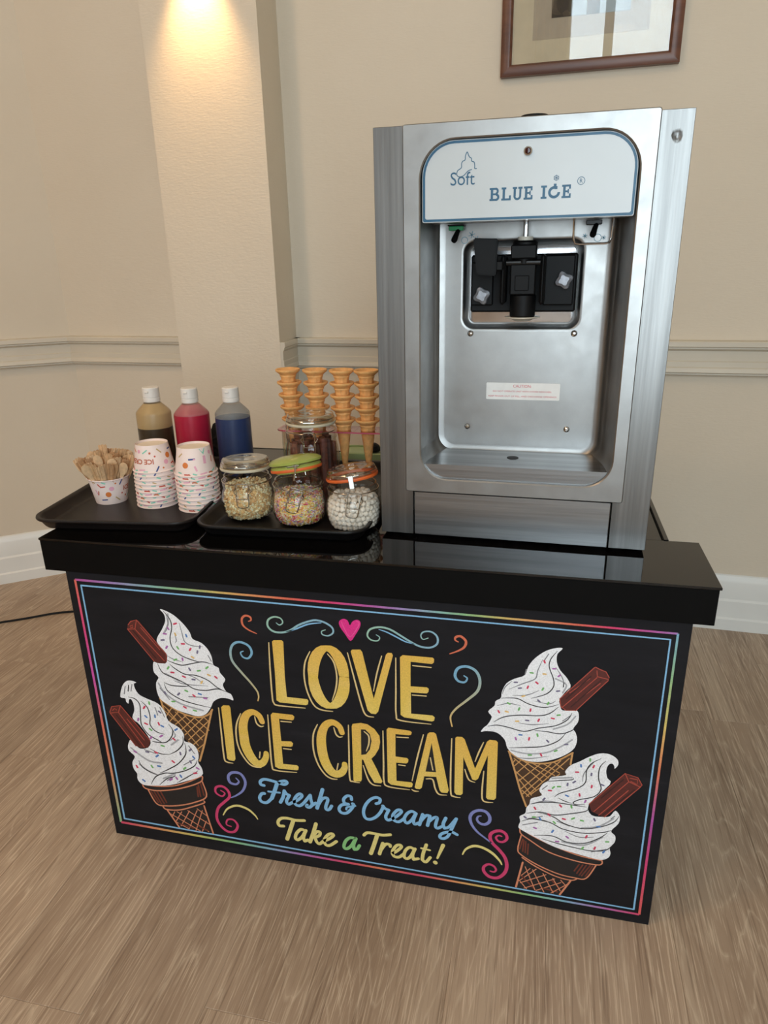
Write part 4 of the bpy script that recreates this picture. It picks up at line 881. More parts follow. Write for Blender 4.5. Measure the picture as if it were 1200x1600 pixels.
# lamps added overhead for warm fill, not known fixtures of the room
FILL_LAMPS = [(-0.7, -1.0, 17), (0.9, -0.6, 2), (-1.2, -2.3, 16), (1.9, -1.9, 1)]
em = NT('downlight_lens'); em.b.inputs['Emission Color'].default_value = (1, 0.83, 0.6, 1); em.b.inputs['Emission Strength'].default_value = 6
for i, (x, y, p) in enumerate(FILL_LAMPS):
    d = thing('ceiling_downlight', ['recessed downlight nearest the angled left wall', 'recessed downlight nearest above the counter', 'recessed downlight behind the viewer on the left', 'recessed downlight behind the viewer on the right'][i], 'lamp', (x, y, ROOM_H), 0, 'ceiling downlights')
    bm = new(); lathe(bm, [(.05, -.001), (.062, -.001), (.065, -.006), (.05, -.010), (.045, -.004)], 24); link('trim_ring', bm, SKIRT, d)
    bm = new(); lathe(bm, [(0, -.003), (.047, -.003), (.047, -.001), (0, -.001)], 24); link('lens', bm, em.m, d)
    l = bpy.data.lights.new('downlight', 'AREA'); l.shape = 'DISK'; l.size = 0.35; l.energy = p; l.color = (1, 0.64, 0.35)
    lo = bpy.data.objects.new('downlight_light', l); COL.objects.link(lo); lo.location = (x, y, ROOM_H-0.02)

# ------------------------------------------------------------------ framed picture
def pic():
    FX0, FX1, FZ0, FZ1, fw_ = 0.7500, 1.2255, 1.6780, 2.24, 0.0300
    ang = math.atan(WB); cx = (FX0+FX1)/2
    r = thing('framed_picture', 'dark walnut framed picture of swirling line art under glass', 'picture', (cx, wy(cx)-0.002, FZ0), ang)
    hw = (FX1-FX0)/2/math.cos(ang); hh = FZ1-FZ0
    def bar(a, b, c, d):     # mitred bar from outer a-b to inner d-c
        bm = new(); prof = [(0.0, 0.0), (0.0, -0.020), (0.25, -0.023), (0.8, -0.021), (1.0, -0.014), (1.0, 0.0)]
        loft(bm, [[(o[0]+(i[0]-o[0])*s, y, o[1]+(i[1]-o[1])*s) for s, y in prof] for o, i in ((a, d), (b, c))])
        link('frame_bar', bm, WALNUT, r, angle=30)
    O = [(-hw, 0), (hw, 0), (hw, hh), (-hw, hh)]; I = [(-hw+fw_, fw_), (hw-fw_, fw_), (hw-fw_, hh-fw_), (-hw+fw_, hh-fw_)]
    for i in range(4): bar(O[i], O[(i+1) % 4], I[(i+1) % 4], I[i])
    bm = new(); box(bm, -hw+.02, -0.008, .02, hw-.02, -0.002, hh-.02); link('mount', bm, simple('ivory_mount_board', (206, 194, 170), 0.8, var=0.02), r, smooth=False)
    bm = new(); box(bm, -hw+.085, -0.0088, .085, hw-.085, -0.0079, hh-.085); link('inner_mount', bm, simple('stone_mount_board', (178, 166, 150), 0.8, var=0.02), r, smooth=False)
    ax0, ax1, az0, az1 = 0.8836-cx, 1.0893-cx, 0.1335, hh-.12
    bm = new(); box(bm, ax0, -0.0096, az0, ax1, -0.0087, az1)
    ap = link('artwork', bm, simple('pale_blue_print', (176, 192, 204), 0.7, var=0.05), r, smooth=False)
    bm = new(); box(bm, ax0, -0.0100, az0, ax0+0.052, -0.0094, az1); box(bm, ax0+0.092, -0.0100, az0, ax0+0.126, -0.0094, az1)
    link('dark_panel', bm, simple('charcoal_print', (50, 46, 44), 0.7), ap, smooth=False)
    bm = new(); rn = random.Random(5)
    for x0, x1 in ((ax0, ax0+.052), (ax0+.092, ax0+.126)):
        for cxx, czz in ((x0+.02, az0+.05), (x1-.004, az0+.015), (x0, az0+.11), (x1, az0+.16)):
            for q in range(5, 34, 2):
                rad = q*0.0013; pts = []
                for s in range(26):
                    an = s/25*2.6+cxx*60+q*.03; X = cxx+rad*math.cos(an)*(1+.15*math.sin(3*an)); Z = czz+rad*math.sin(an)
                    if x0+.001 < X < x1-.001 and az0+.001 < Z < az1: pts.append((X, -0.0101, Z))
                if len(pts) > 3: tube(bm, pts, 0.00025, 3)
    link('line_drawing', bm, simple('tan_ink', (168, 150, 128), 0.7), ap)['kind'] = 'stuff'
    bm = new(); box(bm, -hw+.024, -0.0125, .024, hw-.024, -0.0110, hh-.024); link('glass', bm, clear('picture_glass', (0.97, 0.97, 0.96, 1), 0.055, 0.0, 0.12), r, smooth=False)
pic()
# ------------------------------------------------------------------ serving counter
XL, XR, ZL = 0.0389, 1.1675, 0.6473
ct = thing('serving_counter', 'black serving counter with a glossy top and chalkboard-style ice cream sign', 'counter', (0, 0, 0))
bm = new(); box(bm, 0, -0.006, ZL, 1.197, 0.176, H-0.0045, 0.0008); link('front_ledge', bm, BLKM, ct)
bm = new(); box(bm, -0.001, -0.0075, H-0.0045, 1.2, 0.1765, H, 0.0006); link('ledge_top', bm, BLKG, ct)
bm = new(); box(bm, XL+.004, 0.0095, 0.0, XL+.022, 0.17, ZL); link('side_panel', bm, BLKM, ct, smooth=False)
bm = new(); box(bm, XR-.022, 0.0095, 0.0, XR-.004, 0.17, ZL); link('side_panel', bm, BLKM, ct, smooth=False)
bm = new(); box(bm, XL+.022, 0.150, 0.02, XR-.022, 0.165, ZL); link('inner_panel', bm, BLKM, ct, smooth=False)
bm = new(); box(bm, 0.012, 0.177, H-0.022, 1.139, 0.69, H-0.0005, 0.001); link('back_top', bm, BLKG, ct)
bm = new(); box(bm, 1.1415, 0.177, H-0.022, 1.150, 0.695, H+0.0015, 0.0008); box(bm, 0.002, 0.177, H-0.022, 0.0105, 0.695, H+0.0015, 0.0008); box(bm, 0.0105, 0.6905, H-0.022, 1.1415, 0.695, H+0.0005)
link('edge_strip', bm, BLKG, ct)
for x in (0.03, 1.10):
    bm = new(); box(bm, x, 0.18, 0.0, x+0.018, 0.66, H-0.022); link('side_panel', bm, BLKM, ct, smooth=False)
bm = new(); box(bm, XL, 0.0, 0.0, XR, 0.0092, ZL-0.0003, 0.0006, 1)
sign = link('sign_board', bm, SLATE, ct, label='slate-grey sign board reading LOVE ICE CREAM in chalk lettering')
PAL = dict(K=(27, 27, 30), W=(244, 246, 250), G=(176, 178, 184), G2=(130, 131, 137), CN=(72, 50, 34), TN=(205, 155, 98), F=(88, 36, 32), FL=(176, 76, 62), FD=(58, 22, 22), SL=(216, 138, 104), RD=(112, 50, 36),
           B=(134, 188, 228), B2=(128, 136, 196), PK=(208, 62, 112), T=(228, 214, 136), GRN=(138, 198, 130), OR=(214, 112, 82), HT=(226, 44, 138), HT2=(240, 92, 160), C=(226, 200, 140),
           s1=(214, 62, 96), s2=(118, 186, 108), s3=(232, 192, 120), s4=(176, 104, 176), s5=(116, 110, 140), s6=(84, 132, 198))
def mixc(a, b, t): return tuple(a[i]+(b[i]-a[i])*t for i in range(3))
def cyc(stops, t):
    t = t % 1.0*(len(stops)); i = int(t) % len(stops); return mixc(stops[i], stops[(i+1) % len(stops)], t-int(t))
RB = [(190, 84, 160), (160, 130, 190), (140, 186, 190), (146, 190, 130), (216, 186, 108), (226, 146, 96), (222, 104, 84), (222, 62, 112)]
def ink(col, x, z, i, n):
    """printed colour at a place on the board (x, z in metres)"""
    u = i/max(1, n-1)
    if col == 'Y':
        zz = (z-0.41)/0.13 if z > 0.394 else (z-0.245)/0.13
        q = mixc((236, 210, 122), (232, 182, 92), max(0, min(1, zz)))
        k = math.sin(x*900)*math.sin(z*260+x*40); return mixc(q, (222, 186, 66), 0.35+0.25*k)
    if col == 'BG': return mixc((124, 176, 206), (226, 186, 112), max(0, (u-0.45)/0.55))
    if col == 'BT': return mixc((140, 182, 204), (156, 196, 176), 0.5+0.5*math.sin(u*7))
    if col == 'RB0': return cyc(RB, u*2.1)
    if col == 'RB1': return cyc([(224, 110, 92), (220, 70, 130), (206, 84, 176), (224, 118, 96), (222, 150, 110), (150, 192, 150)], u*0.83)
    if col == 'RB2': return cyc([(130, 180, 206), (150, 190, 140), (222, 196, 110), (226, 124, 92), (178, 84, 170), (216, 66, 120), (222, 96, 90)], u*0.86)
    if col == 'RB3': return cyc([(218, 70, 110), (224, 150, 100), (206, 198, 110), (140, 192, 130), (130, 180, 206), (180, 110, 180), (218, 70, 110), (224, 130, 90)], u*1.75)
    return PAL[col]
ARTN = {}
for pname, items in ART.items():
    NI = 0; bm = new(); cl = bm.loops.layers.float_color.new('Col')
    def face(vs, cols):
        try: f = bm.faces.new(vs)
        except ValueError: return
        for lp, c in zip(f.loops, cols): lp[cl] = c
    for kind, lay, col, ws, pts, sm in items:
        P2 = [(pts[i]/10000, pts[i+1]/10000) for i in range(0, len(pts), 2)]; y = -0.00025-lay*0.00006-(NI % 10)*0.000005; NI += 1
        if kind == 'p':
            if sm: P2 = crom(P2, 3, True)
            fl_ = [bm.verts.new((x, y, z)) for x, z in P2]
            f = bm.faces.new(fl_); f.normal_update()
            for lp in f.loops: lp[cl] = lin(ink(col, lp.vert.co.x, lp.vert.co.z, 0, 1))
            bmesh.ops.triangulate(bm, faces=[f])
        else:
            W = [q/20000 for q in ws]; Q = [(x, z, q) for (x, z), q in zip(P2, W)]
            if sm and len(Q) > 2: Q = crom(Q, 5)
            elif len(Q) == 2: Q = [tuple(Q[0][j]+(Q[1][j]-Q[0][j])*s/3 for j in range(3)) for s in range(4)]
            n = len(Q); L_, R_, C_ = [], [], []
            for i, (x, z, q) in enumerate(Q):
                a_, b_ = Q[max(0, i-1)], Q[min(n-1, i+1)]; dx, dz = b_[0]-a_[0], b_[1]-a_[1]; d = math.hypot(dx, dz) or 1e-9
                nx, nz = -dz/d, dx/d; c = lin(ink(col, x, z, i, n)); C_.append(c)
                L_.append(bm.verts.new((x+nx*q, y, z+nz*q))); R_.append(bm.verts.new((x-nx*q, y, z-nz*q)))
            for i in range(n-1): face((L_[i], R_[i], R_[i+1], L_[i+1]), (C_[i], C_[i], C_[i+1], C_[i+1]))
            if not col.startswith('RB'):
                for e, s_ in ((0, 1), (n-1, -1)):
                    x, z, q = Q[e]; o_ = Q[1] if e == 0 else Q[n-2]; an = math.atan2(z-o_[1], x-o_[0])
                    if q > 0.0006:
                        vs = [bm.verts.new((x+q*math.cos(an+PI*(k/5-.5)), y-0.000002, z+q*math.sin(an+PI*(k/5-.5)))) for k in range(6)]
                        face(vs, [C_[e]]*6)
    for f in bm.faces:
        f.normal_update()
        if f.normal.y > 0: f.normal_flip()
    me = bpy.data.meshes.new('print'); bm.to_mesh(me); bm.free(); me.materials.append(INK)
    base_ = pname.split('#')[0]
    o = bpy.data.objects.new(base_, me); COL.objects.link(o); o.parent = sign
    lab = {'lettering': 'yellow hand-drawn LOVE ICE CREAM lettering', 'script_lettering#fresh': 'light blue script reading Fresh & Creamy', 'script_lettering#take': 'pale yellow and green script reading Take a Treat!',
           'heart': 'pink heart', 'border': 'rainbow and blue double border line', 'cone_picture#a': 'upper right whipped cone drawing', 'cone_picture#b': 'lower right whipped cone drawing', 'cone_picture#c': 'upper left whipped cone drawing', 'cone_picture#d': 'lower left whipped cone drawing'}.get(pname)
    if lab: o['label'] = lab
# ------------------------------------------------------------------ soft serve machine (local frame: x right, y back, z up from its foot)
mc = thing('soft_serve_machine', 'brushed steel countertop soft serve ice cream machine', 'ice cream machine', (0.8692, 0.1130, H+0.0070), -0.02586); mc.scale = (0.9854,)*3
for x in (-.19, .19):
    for y in (.035, .45):
        fb = new(); lathe(fb, [(0, -.0071), (.014, -.0071), (.016, 0.0), (.016, .0062), (0, .0062)], 20, x, y); link('rubber_foot', fb, BLK, mc)
def part(name, bm, mat, parent=mc, **k): return link(name, bm, mat, parent, **k)
bm = new()
box(bm, -0.222, 0.002, 0.006, -0.195, 0.50, 0.668, 0.002); box(bm, 0.195, 0.002, 0.006, 0.222, 0.50, 0.668, 0.002)
box(bm, -0.195, 0.49, 0.006, 0.195, 0.50, 0.668); box(bm, -0.195, 0.16, 0.660, 0.195, 0.49, 0.668); box(bm, -0.195, 0.14, 0.006, 0.195, 0.15, 0.668)
part('cabinet', bm, STEEL_V)
DENTED = STEEL_V.copy(); nt_ = DENTED.node_tree; pb = nt_.nodes['Principled BSDF']
old = pb.inputs['Normal'].links[0].from_node
tc_ = nt_.nodes.new('ShaderNodeTexCoord'); vs_ = nt_.nodes.new('ShaderNodeVectorMath'); vs_.operation = 'SUBTRACT'; vs_.inputs[1].default_value = (0.2135, 0, 0.638)
vm_ = nt_.nodes.new('ShaderNodeVectorMath'); vm_.operation = 'MULTIPLY'; vm_.inputs[1].default_value = (1.25, 1, 1)
ln_ = nt_.nodes.new('ShaderNodeVectorMath'); ln_.operation = 'LENGTH'; nz_ = nt_.nodes.new('ShaderNodeTexNoise'); nz_.inputs['Scale'].default_value = 55
ad_ = nt_.nodes.new('ShaderNodeMath'); ad_.operation = 'MULTIPLY_ADD'; ad_.inputs[1].default_value = 0.016
mr_ = nt_.nodes.new('ShaderNodeMapRange'); mr_.interpolation_type = 'SMOOTHSTEP'; mr_.inputs[1].default_value = 0.006; mr_.inputs[2].default_value = 0.019; mr_.inputs[3].default_value = 0; mr_.inputs[4].default_value = 1
b2_ = nt_.nodes.new('ShaderNodeBump'); b2_.inputs['Strength'].default_value = 1.0; b2_.inputs['Distance'].default_value = 0.0018
for a_, b_ in ((tc_.outputs['Object'], vs_.inputs[0]), (vs_.outputs[0], vm_.inputs[0]), (vm_.outputs[0], ln_.inputs[0]), (tc_.outputs['Object'], nz_.inputs['Vector']), (nz_.outputs['Fac'], ad_.inputs[0]), (ln_.outputs['Value'], ad_.inputs[2]), (ad_.outputs[0], mr_.inputs[0]), (mr_.outputs[0], b2_.inputs['Height']), (old.outputs[0], b2_.inputs['Normal']), (b2_.outputs[0], pb.inputs['Normal'])): nt_.links.new(a_, b_)
for s, x0, x1, zt in ((0, -0.234, -0.1735, 0.6745), (1, 0.1735, 0.2345, 0.672)):
    bm = new()
    box(bm, x0, 0.0, 0.0, x1, 0.0025, zt, 0.0006)
    xo = x0 if s == 0 else x1-0.0025; box(bm, xo, 0.0026, 0.0, xo+0.0025, 0.50, zt)
    if s:  # a knock in the sheet near the top right
        pass
    part('side_flange', bm, DENTED if s else STEEL_V)
bm = new(); box(bm, -0.1712, -0.001, 0.0, 0.1716, 0.004, 0.0835, 0.0012); part('lower_panel', bm, STEEL_H)
# bezel with rounded opening
ox0, ox1, oz0, oz1 = -0.1570, 0.1665, 0.1125, 0.6505
ow, oh, ocx, ocz = ox1-ox0, oz1-oz0, (ox0+ox1)/2, (oz0+oz1)/2
NS = 10
def ring2(w, h, r, cx, cz, y, n=NS): return [(x, y, z) for x, z in rr(w, h, r, n, cx, cz)]
opr = (0.047, 0.047, 0.055, 0.055)
outer = ring2(0.3735, 0.5875, 0.004, 0.0020, 0.3805, 0)
bm = new()
O = (0.3735, 0.5875, 0.0020, 0.3805)
def oring(e, r, y): return ring2(O[0]-2*e, O[1]-2*e, r, O[2], O[3], y)
loft(bm, [oring(0.0, .004, 0.0), oring(0.0, .004, -0.0095), oring(0.0015, .003, -0.012), ring2(ow+.004, oh+.004, tuple(q+.002 for q in opr), ocx, ocz, -0.012), ring2(ow, oh, opr, ocx, ocz, -0.0105), ring2(ow, oh, opr, ocx, ocz, 0.0)], False, False)
part('bezel', bm, STEEL_P, angle=30)
# recess liner, with the window pressed deeper in its back
bw, bh, bcx, bcz = 0.276, 0.50, -0.0010, 0.392
def q(t): return (ow+(bw+.016-ow)*t, oh+(bh+.016-oh)*t, ocx+(bcx-ocx)*t, ocz+(bcz-ocz)*t)
rings = []
for yy, t_, r_ in ((-0.0104, 0, 0.0), (0.03, 0.18, 0.0), (0.085, 0.46, 0.0), (0.088, 0.60, 0.0), (0.104, 0.72, 0), (0.113, 0.83, 0), (0.118, 0.96, 0)):
    a_ = q(t_); rings.append(ring2(a_[0], a_[1], tuple(x+(0.030-x)*t_ for x in opr), a_[2], a_[3], yy))
rings.append(ring2(bw, bh, 0.022, bcx, bcz, 0.120))
wcx, wcz, ww, wh = -0.0030, 0.4345, 0.205, 0.1500
rings += [ring2(bw-.006, bh-.006, 0.020, bcx, bcz, 0.120), ring2(ww+.008, wh+.008, 0.023, wcx, wcz, 0.120), ring2(ww, wh, 0.020, wcx, wcz, 0.120), ring2(ww-.003, wh-.003, 0.019, wcx, wcz, 0.1215), ring2(ww-.012, wh-.012, 0.015, wcx, wcz, 0.132), ring2(ww-.018, wh-.018, 0.013, wcx, wcz, 0.134)]
bm = new(); loft(bm, rings, False, True); part('recess_liner', bm, STEEL_P, angle=50)
bm = new(); loft(bm, [ring2(ww-.022, wh-.022, .011, wcx, wcz, 0.1338), ring2(ww-.022, wh-.022, .011, wcx, wcz, 0.1310), ring2(ww-.026, wh-.026, .010, wcx, wcz, 0.1300)], False, True); part('freezer_face_plate', bm, simple('bright_steel_plate', (214, 216, 220), 0.22, 1.0, var=.04), angle=30)
# header panel
WHT = simple('white_gloss_panel', (192, 199, 202), 0.22, var=0.015, vs=6)
BLU = simple('petrol_blue_print', (26, 84, 116), 0.4, var=0.05)
hx0, hx1, hz0, hz1 = -0.1545, 0.1640, 0.5345, 0.6495
def hdr(e, y): return ring2(hx1-hx0-2*e, hz1-hz0-2*e, (0.003, 0.003, max(.004, .050-e), max(.004, .050-e)), (hx0+hx1)/2, (hz0+hz1)/2, y)
bm = new(); loft(bm, [hdr(0, 0.012), hdr(0, -0.0065), hdr(.0008, -0.0072)], False, True); hp = part('header_panel', bm, WHT, label='white header panel with blue border and lettering')
bm = new(); loft(bm, [hdr(.0012, -0.0074), hdr(.0048, -0.0074)], False, False); part('blue_border', bm, BLU, hp)
bm = new(); box(bm, -0.150, 0.004, 0.536, 0.160, 0.085, 0.540); part('header_shelf', bm, STEEL_P)
# printed marks
yT = -0.0075
bm = new(); put_text(bm, 'Soft', -0.1100, 0.5865, 0.0375, yT, 0.0185); part('soft_lettering', bm, BLU, hp, smooth=False, label='thin blue word Soft under a swirl outline')
def ribbon(bm, pts, w, y, k=5):
    Q = crom(pts, k); n = len(Q); L_, R_ = [], []
    for i, (x, z) in enumerate(Q):
        a_, b_ = Q[max(0, i-1)], Q[min(n-1, i+1)]; dx, dz = b_[0]-a_[0], b_[1]-a_[1]; d = math.hypot(dx, dz) or 1
        L_.append(bm.verts.new((x-dz/d*w/2, y, z+dx/d*w/2))); R_.append(bm.verts.new((x+dz/d*w/2, y, z-dx/d*w/2)))
    for i in range(n-1): bm.faces.new((L_[i], R_[i], R_[i+1], L_[i+1]))
def hz(x, y): return (-0.1097+(x-75)*0.000185*1.03, 0.5835+(318-y)*0.000190)   # crop of the panel print to metres
bm = new()
ribbon(bm, [hz(*p) for p in [(245, 190), (215, 200), (180, 232), (145, 240), (125, 225), (130, 195), (160, 175), (162, 145), (170, 128), (190, 118), (192, 90), (205, 62), (215, 82), (225, 100), (240, 110), (242, 130), (262, 138), (268, 165), (268, 185), (285, 185)]], 0.0012, yT, 3)
part('swirl_outline', bm, BLU, hp, smooth=False)
bm = new()
def rect(x0, z0, x1, z1, y=yT): bm.faces.new([bm.verts.new(p) for p in ((x0, y, z0), (x1, y, z0), (x1, y, z1), (x0, y, z1))])
LH = 0.0182; Z0 = 0.5625
def serif_col(x, w=.0036, s=.0018): rect(x, Z0, x+w, Z0+LH); rect(x-s, Z0, x+w+s, Z0+.0028, yT-.00002); rect(x-s, Z0+LH-.0028, x+w+s, Z0+LH, yT-.00002)
def ringarc(cx, cz, rx, rz, w, a0, a1, n=16):
    for i in range(n):
        A0 = a0+(a1-a0)*i/n; A1 = a0+(a1-a0)*(i+1)/n
        bm.faces.new([bm.verts.new((cx+(rx-e)*math.cos(a_), yT-.00004, cz+(rz-e)*math.sin(a_))) for a_, e in ((A0, 0), (A1, 0), (A1, w), (A0, w))])
x = -0.0475                                   # B
serif_col(x); rect(x+.003, Z0, x+.0085, Z0+.0028, yT-.00003); rect(x+.003, Z0+LH-.0028, x+.008, Z0+LH, yT-.00003); rect(x+.003, Z0+.0080, x+.008, Z0+.0105, yT-.00003)
ringarc(x+.0080, Z0+.0051, .0052, .0053, .0033, -PI/2, PI/2); ringarc(x+.0075, Z0+.0135, .0045, .0049, .0030, -PI/2, PI/2)
x = -0.0295; serif_col(x); rect(x+.003, Z0, x+.0125, Z0+.0028, yT-.00003); rect(x+.0098, Z0, x+.0125, Z0+.0068, yT-.00004)   # L
x = -0.0130                                   # U
rect(x, Z0+.005, x+.0034, Z0+LH); rect(x-.0016, Z0+LH-.0028, x+.005, Z0+LH, yT-.00002); rect(x+.0085, Z0+.005, x+.0115, Z0+LH); rect(x+.0068, Z0+LH-.0028, x+.0131, Z0+LH, yT-.00002); ringarc(x+.00575, Z0+.0055, .00575, .0057, .0030, PI, 2*PI)
def E_(x):
    serif_col(x); rect(x+.003, Z0, x+.0112, Z0+.0028, yT-.00003); rect(x+.003, Z0+LH-.0028, x+.0108, Z0+LH, yT-.00003); rect(x+.003, Z0+.0078, x+.0078, Z0+.0104, yT-.00003)
    rect(x+.0088, Z0, x+.0115, Z0+.0060, yT-.00004); rect(x+.0084, Z0+LH-.0058, x+.0110, Z0+LH, yT-.00004); rect(x+.0066, Z0+.0060, x+.0086, Z0+.0122, yT-.00004)
E_(0.0040)
x = 0.0300; serif_col(x, .0038, .0024)        # I
ringarc(0.0470, Z0+.0085, .0088, .0085, .0038, math.radians(80), math.radians(360), 22)
rect(0.0460, Z0+LH-.0035, 0.0500, Z0+LH+.0020); rect(0.0475, Z0+LH-.0055, 0.0515, Z0+LH-.0015, yT-.00005)
E_(0.0600)
part('slab_lettering', bm, BLU, hp, smooth=False, label='blue slab lettering BLUE ICE')
bm = new()
for k in range(6):
    a_ = k*PI/3+PI/6; c0 = (0.0492, 0.5905); ribbon(bm, [c0, (c0[0]+.0044*math.cos(a_), c0[1]+.0044*math.sin(a_))], 0.0007, yT)
    for s_ in (-1, 1): ribbon(bm, [(c0[0]+.0026*math.cos(a_), c0[1]+.0026*math.sin(a_)), (c0[0]+.0038*math.cos(a_+s_*.5), c0[1]+.0038*math.sin(a_+s_*.5))], 0.0006, yT)
part('snowflake', bm, BLU, hp, smooth=False)
bm = new()
ringarc(0.0853, 0.5850, .0056, .0056, .0008, 0, 2*PI, 28); put_text(bm, 'R', 0.0833, 0.5822, 0.0042, yT, 0.0056); part('registered_mark', bm, BLU, hp, smooth=False)
il = new(); lathe(il, [(0, -.001), (.0042, -.001), (.0060, .0005), (.0066, .0025), (.0066, .004), (0, .004)], 24); bmesh.ops.rotate(il, cent=(0, 0, 0), matrix=Matrix.Rotation(-PI/2, 3, 'X'), verts=il.verts); bmesh.ops.translate(il, vec=(0.006, -0.0115, 0.6285), verts=il.verts)
part('indicator_ring', il, CHROME, hp)
il = new(); lathe(il, [(0, 0), (.0032, .0006), (.0044, .0016), (.0046, .003), (0, .003)], 20); bmesh.ops.rotate(il, cent=(0, 0, 0), matrix=Matrix.Rotation(-PI/2, 3, 'X'), verts=il.verts); bmesh.ops.translate(il, vec=(0.006, -0.0140, 0.6285), verts=il.verts)
part('indicator_lens', il, simple('dark_red_lens', (52, 12, 10), 0.12), hp)
# drip tray
zt = 0.138; bm = new()
front = [(-0.150, zt), (0.1595, zt)]
prof = rr(0.3150, 0.060, (0.040, 0.040, 0.001, 0.001), 10, 0.0050, zt-0.030+0.004)
prof = [(x, z if z < zt else zt) for x, z in rr(0.3110, 0.0255, (0.024, 0.024, 0.0008, 0.0008), 10, 0.0048, zt-0.0128)]
loft(bm, [[(x*1.0, -0.0050, z) for x, z in prof], [(x*1.0, 0.02, z) for x, z in prof], [(x*.87, 0.108, z+0.0) for x, z in prof]])
dt = part('drip_tray', bm, STEEL_H, angle=30)
bm = new(); lathe(bm, [(0, .0006), (.0105, .0006), (.0105, .0), (0, 0)], 24, -0.001, 0.060, zt); part('drain_hole', bm, simple('drain_dark', (22, 24, 28), 0.6), dt, label='dark oval drain hole')
# screws
def screw(x, z, y=0.120, r=.0056, par=mc):
    b = new(); lathe(b, [(0, .0036), (.0022, .0034), (.0044, .0020), (r, 0), (0, 0)], 20)
    bmesh.ops.rotate(b, cent=(0, 0, 0), matrix=Matrix.Rotation(PI/2, 3, 'X'), verts=b.verts); bmesh.ops.translate(b, vec=(x, y, z), verts=b.verts)
    link('screw', b, CHROME, par)
for x, z in ((-0.0905, 0.352), (0.0922, 0.3526), (-0.0928, 0.1796), (0.0907, 0.1802)): screw(x, z)
# caution label
bm = new(); loft(bm, [ring2(.1330, .0310, .002, 0.0080, .2485, 0.1198), ring2(.1330, .0310, .002, 0.0080, .2485, 0.1194)], False, True); cl_ = part('caution_label', bm, simple('label_paper', (226, 224, 220), 0.5, var=0.03), smooth=False, label='small white caution label with red lettering')
REDI = simple('red_label_ink', (196, 56, 70), 0.5)
bm = new(); put_text(bm, 'CAUTION:', -0.0095, .2555, .0330, 0.1192, 0.0050); put_text(bm, 'DO NOT OPERATE UNIT WITH COVER REMOVED;', -0.0460, .2465, .1060, 0.1192, 0.0032); put_text(bm, 'KEEP FINGER OUT OF FILL, AND DISCHARGE OPENINGS', -0.0540, .2375, .1230, 0.1192, 0.0032)
part('label_text', bm, REDI, cl_, smooth=False)
# dispensing head
hd = new(); box(hd, -0.0900, 0.108, 0.3900, 0.0905, 0.1285, 0.4860, 0.003); head = part('dispensing_head', hd, BLK, label='black plastic dispensing head')
for q_ in ((-0.088, 0.100, 0.402, -0.050, 0.1082, 0.474), (0.036, 0.096, 0.402, 0.086, 0.1082, 0.483)):
    bm = new(); box(bm, *q_, 0.002); part('cover_pad', bm, BLK, head)
bm = new(); lathe(bm, [(0, 0), (.0195, 0), (.0215, .003), (.0215, .036), (.019, .038), (.019, .078), (.0205, .080), (.0205, .120), (.018, .123), (0, .123)], 32, 0.0030, 0.082, 0.3835); part('barrel', bm, BLK, head)
bm = new(); box(bm, -0.0185, 0.058, 0.421, 0.0235, 0.076, 0.470, 0.002); box(bm, -0.010, 0.0555, 0.428, 0.013, 0.060, 0.452, 0.001); box(bm, -0.0185, 0.056, 0.478, 0.0235, 0.078, 0.500, 0.002); part('front_block', bm, BLK, head)
for q_ in (-0.0350, 0.0300):
    bm = new(); box(bm, q_, 0.058, 0.405, q_+.009, 0.108, 0.485, 0.004); part('yoke', bm, BLK, head)
bm = new(); tube(bm, [(-0.0255, 0.062, 0.472), (0.0300, 0.062, 0.472)], 0.0048, 14); part('pivot_pin', bm, simple('glossy_black', (8, 8, 9), 0.3), head)
bm = new(); loft(bm, [[(x, y, z) for x, z in ((-0.0800, 0.512), (-0.0400, 0.510), (-0.0410, 0.452), (-0.0735, 0.455))] for y in (0.048, 0.066)]); bmesh.ops.bevel(bm, geom=bm.edges[:], offset=.002, segments=2, affect='EDGES'); box(bm, -0.042, 0.052, 0.460, -0.030, 0.064, 0.476, 0.002)
part('handle', bm, BLK, head, label='black draw handle block')
bm = new(); lathe(bm, [(0, 0), (.0125, 0), (.0125, .006), (0, .006)], 24, 0.0030, 0.082, 0.5065); part('white_seal', bm, simple('off_white_seal', (205, 200, 186), 0.5), head, label='off-white seal on the barrel top')
bm = new(); lathe(bm, [(0, 0), (.0080, 0), (.0080, .006), (0, .006)], 20, 0.0030, 0.064, 0.4705); part('spring_cap', bm, BLK, head)
bm = new(); tube(bm, [(0.0030, 0.082, 0.512), (0.0030, 0.082, 0.550)], 0.0042, 14); part('plunger_rod', bm, CHROME, head)
bm = new(); lathe(bm, [(0, 0), (.0120, 0), (.020, .0035), (.030, .0060), (.030, .0075), (0, .0075)], 24, 0.0030, 0.090, 0.3765); part('nozzle', bm, simple('translucent_nozzle', (196, 186, 168), 0.3), head, label='pale translucent nozzle')
def knob(x, z):
    b = new(); rings_ = []
    for s_, y_ in ((0.30, 0.106), (0.36, 0.100), (1.0, 0.097), (1.08, 0.091), (0.98, 0.085), (0.6, 0.082)):
        rings_.append([(x+s_*math.cos(a_)*(.0126+.0021*math.cos(4*(a_-.35))), y_, z+s_*math.sin(a_)*(.0126+.0021*math.cos(4*(a_-.35)))) for a_ in [2*PI*k/32 for k in range(32)]])
    loft(b, rings_); part('star_knob', b, CAST, head, label='cast aluminium star knob')
knob(-0.0680, 0.4190); knob(0.0692, 0.4428)
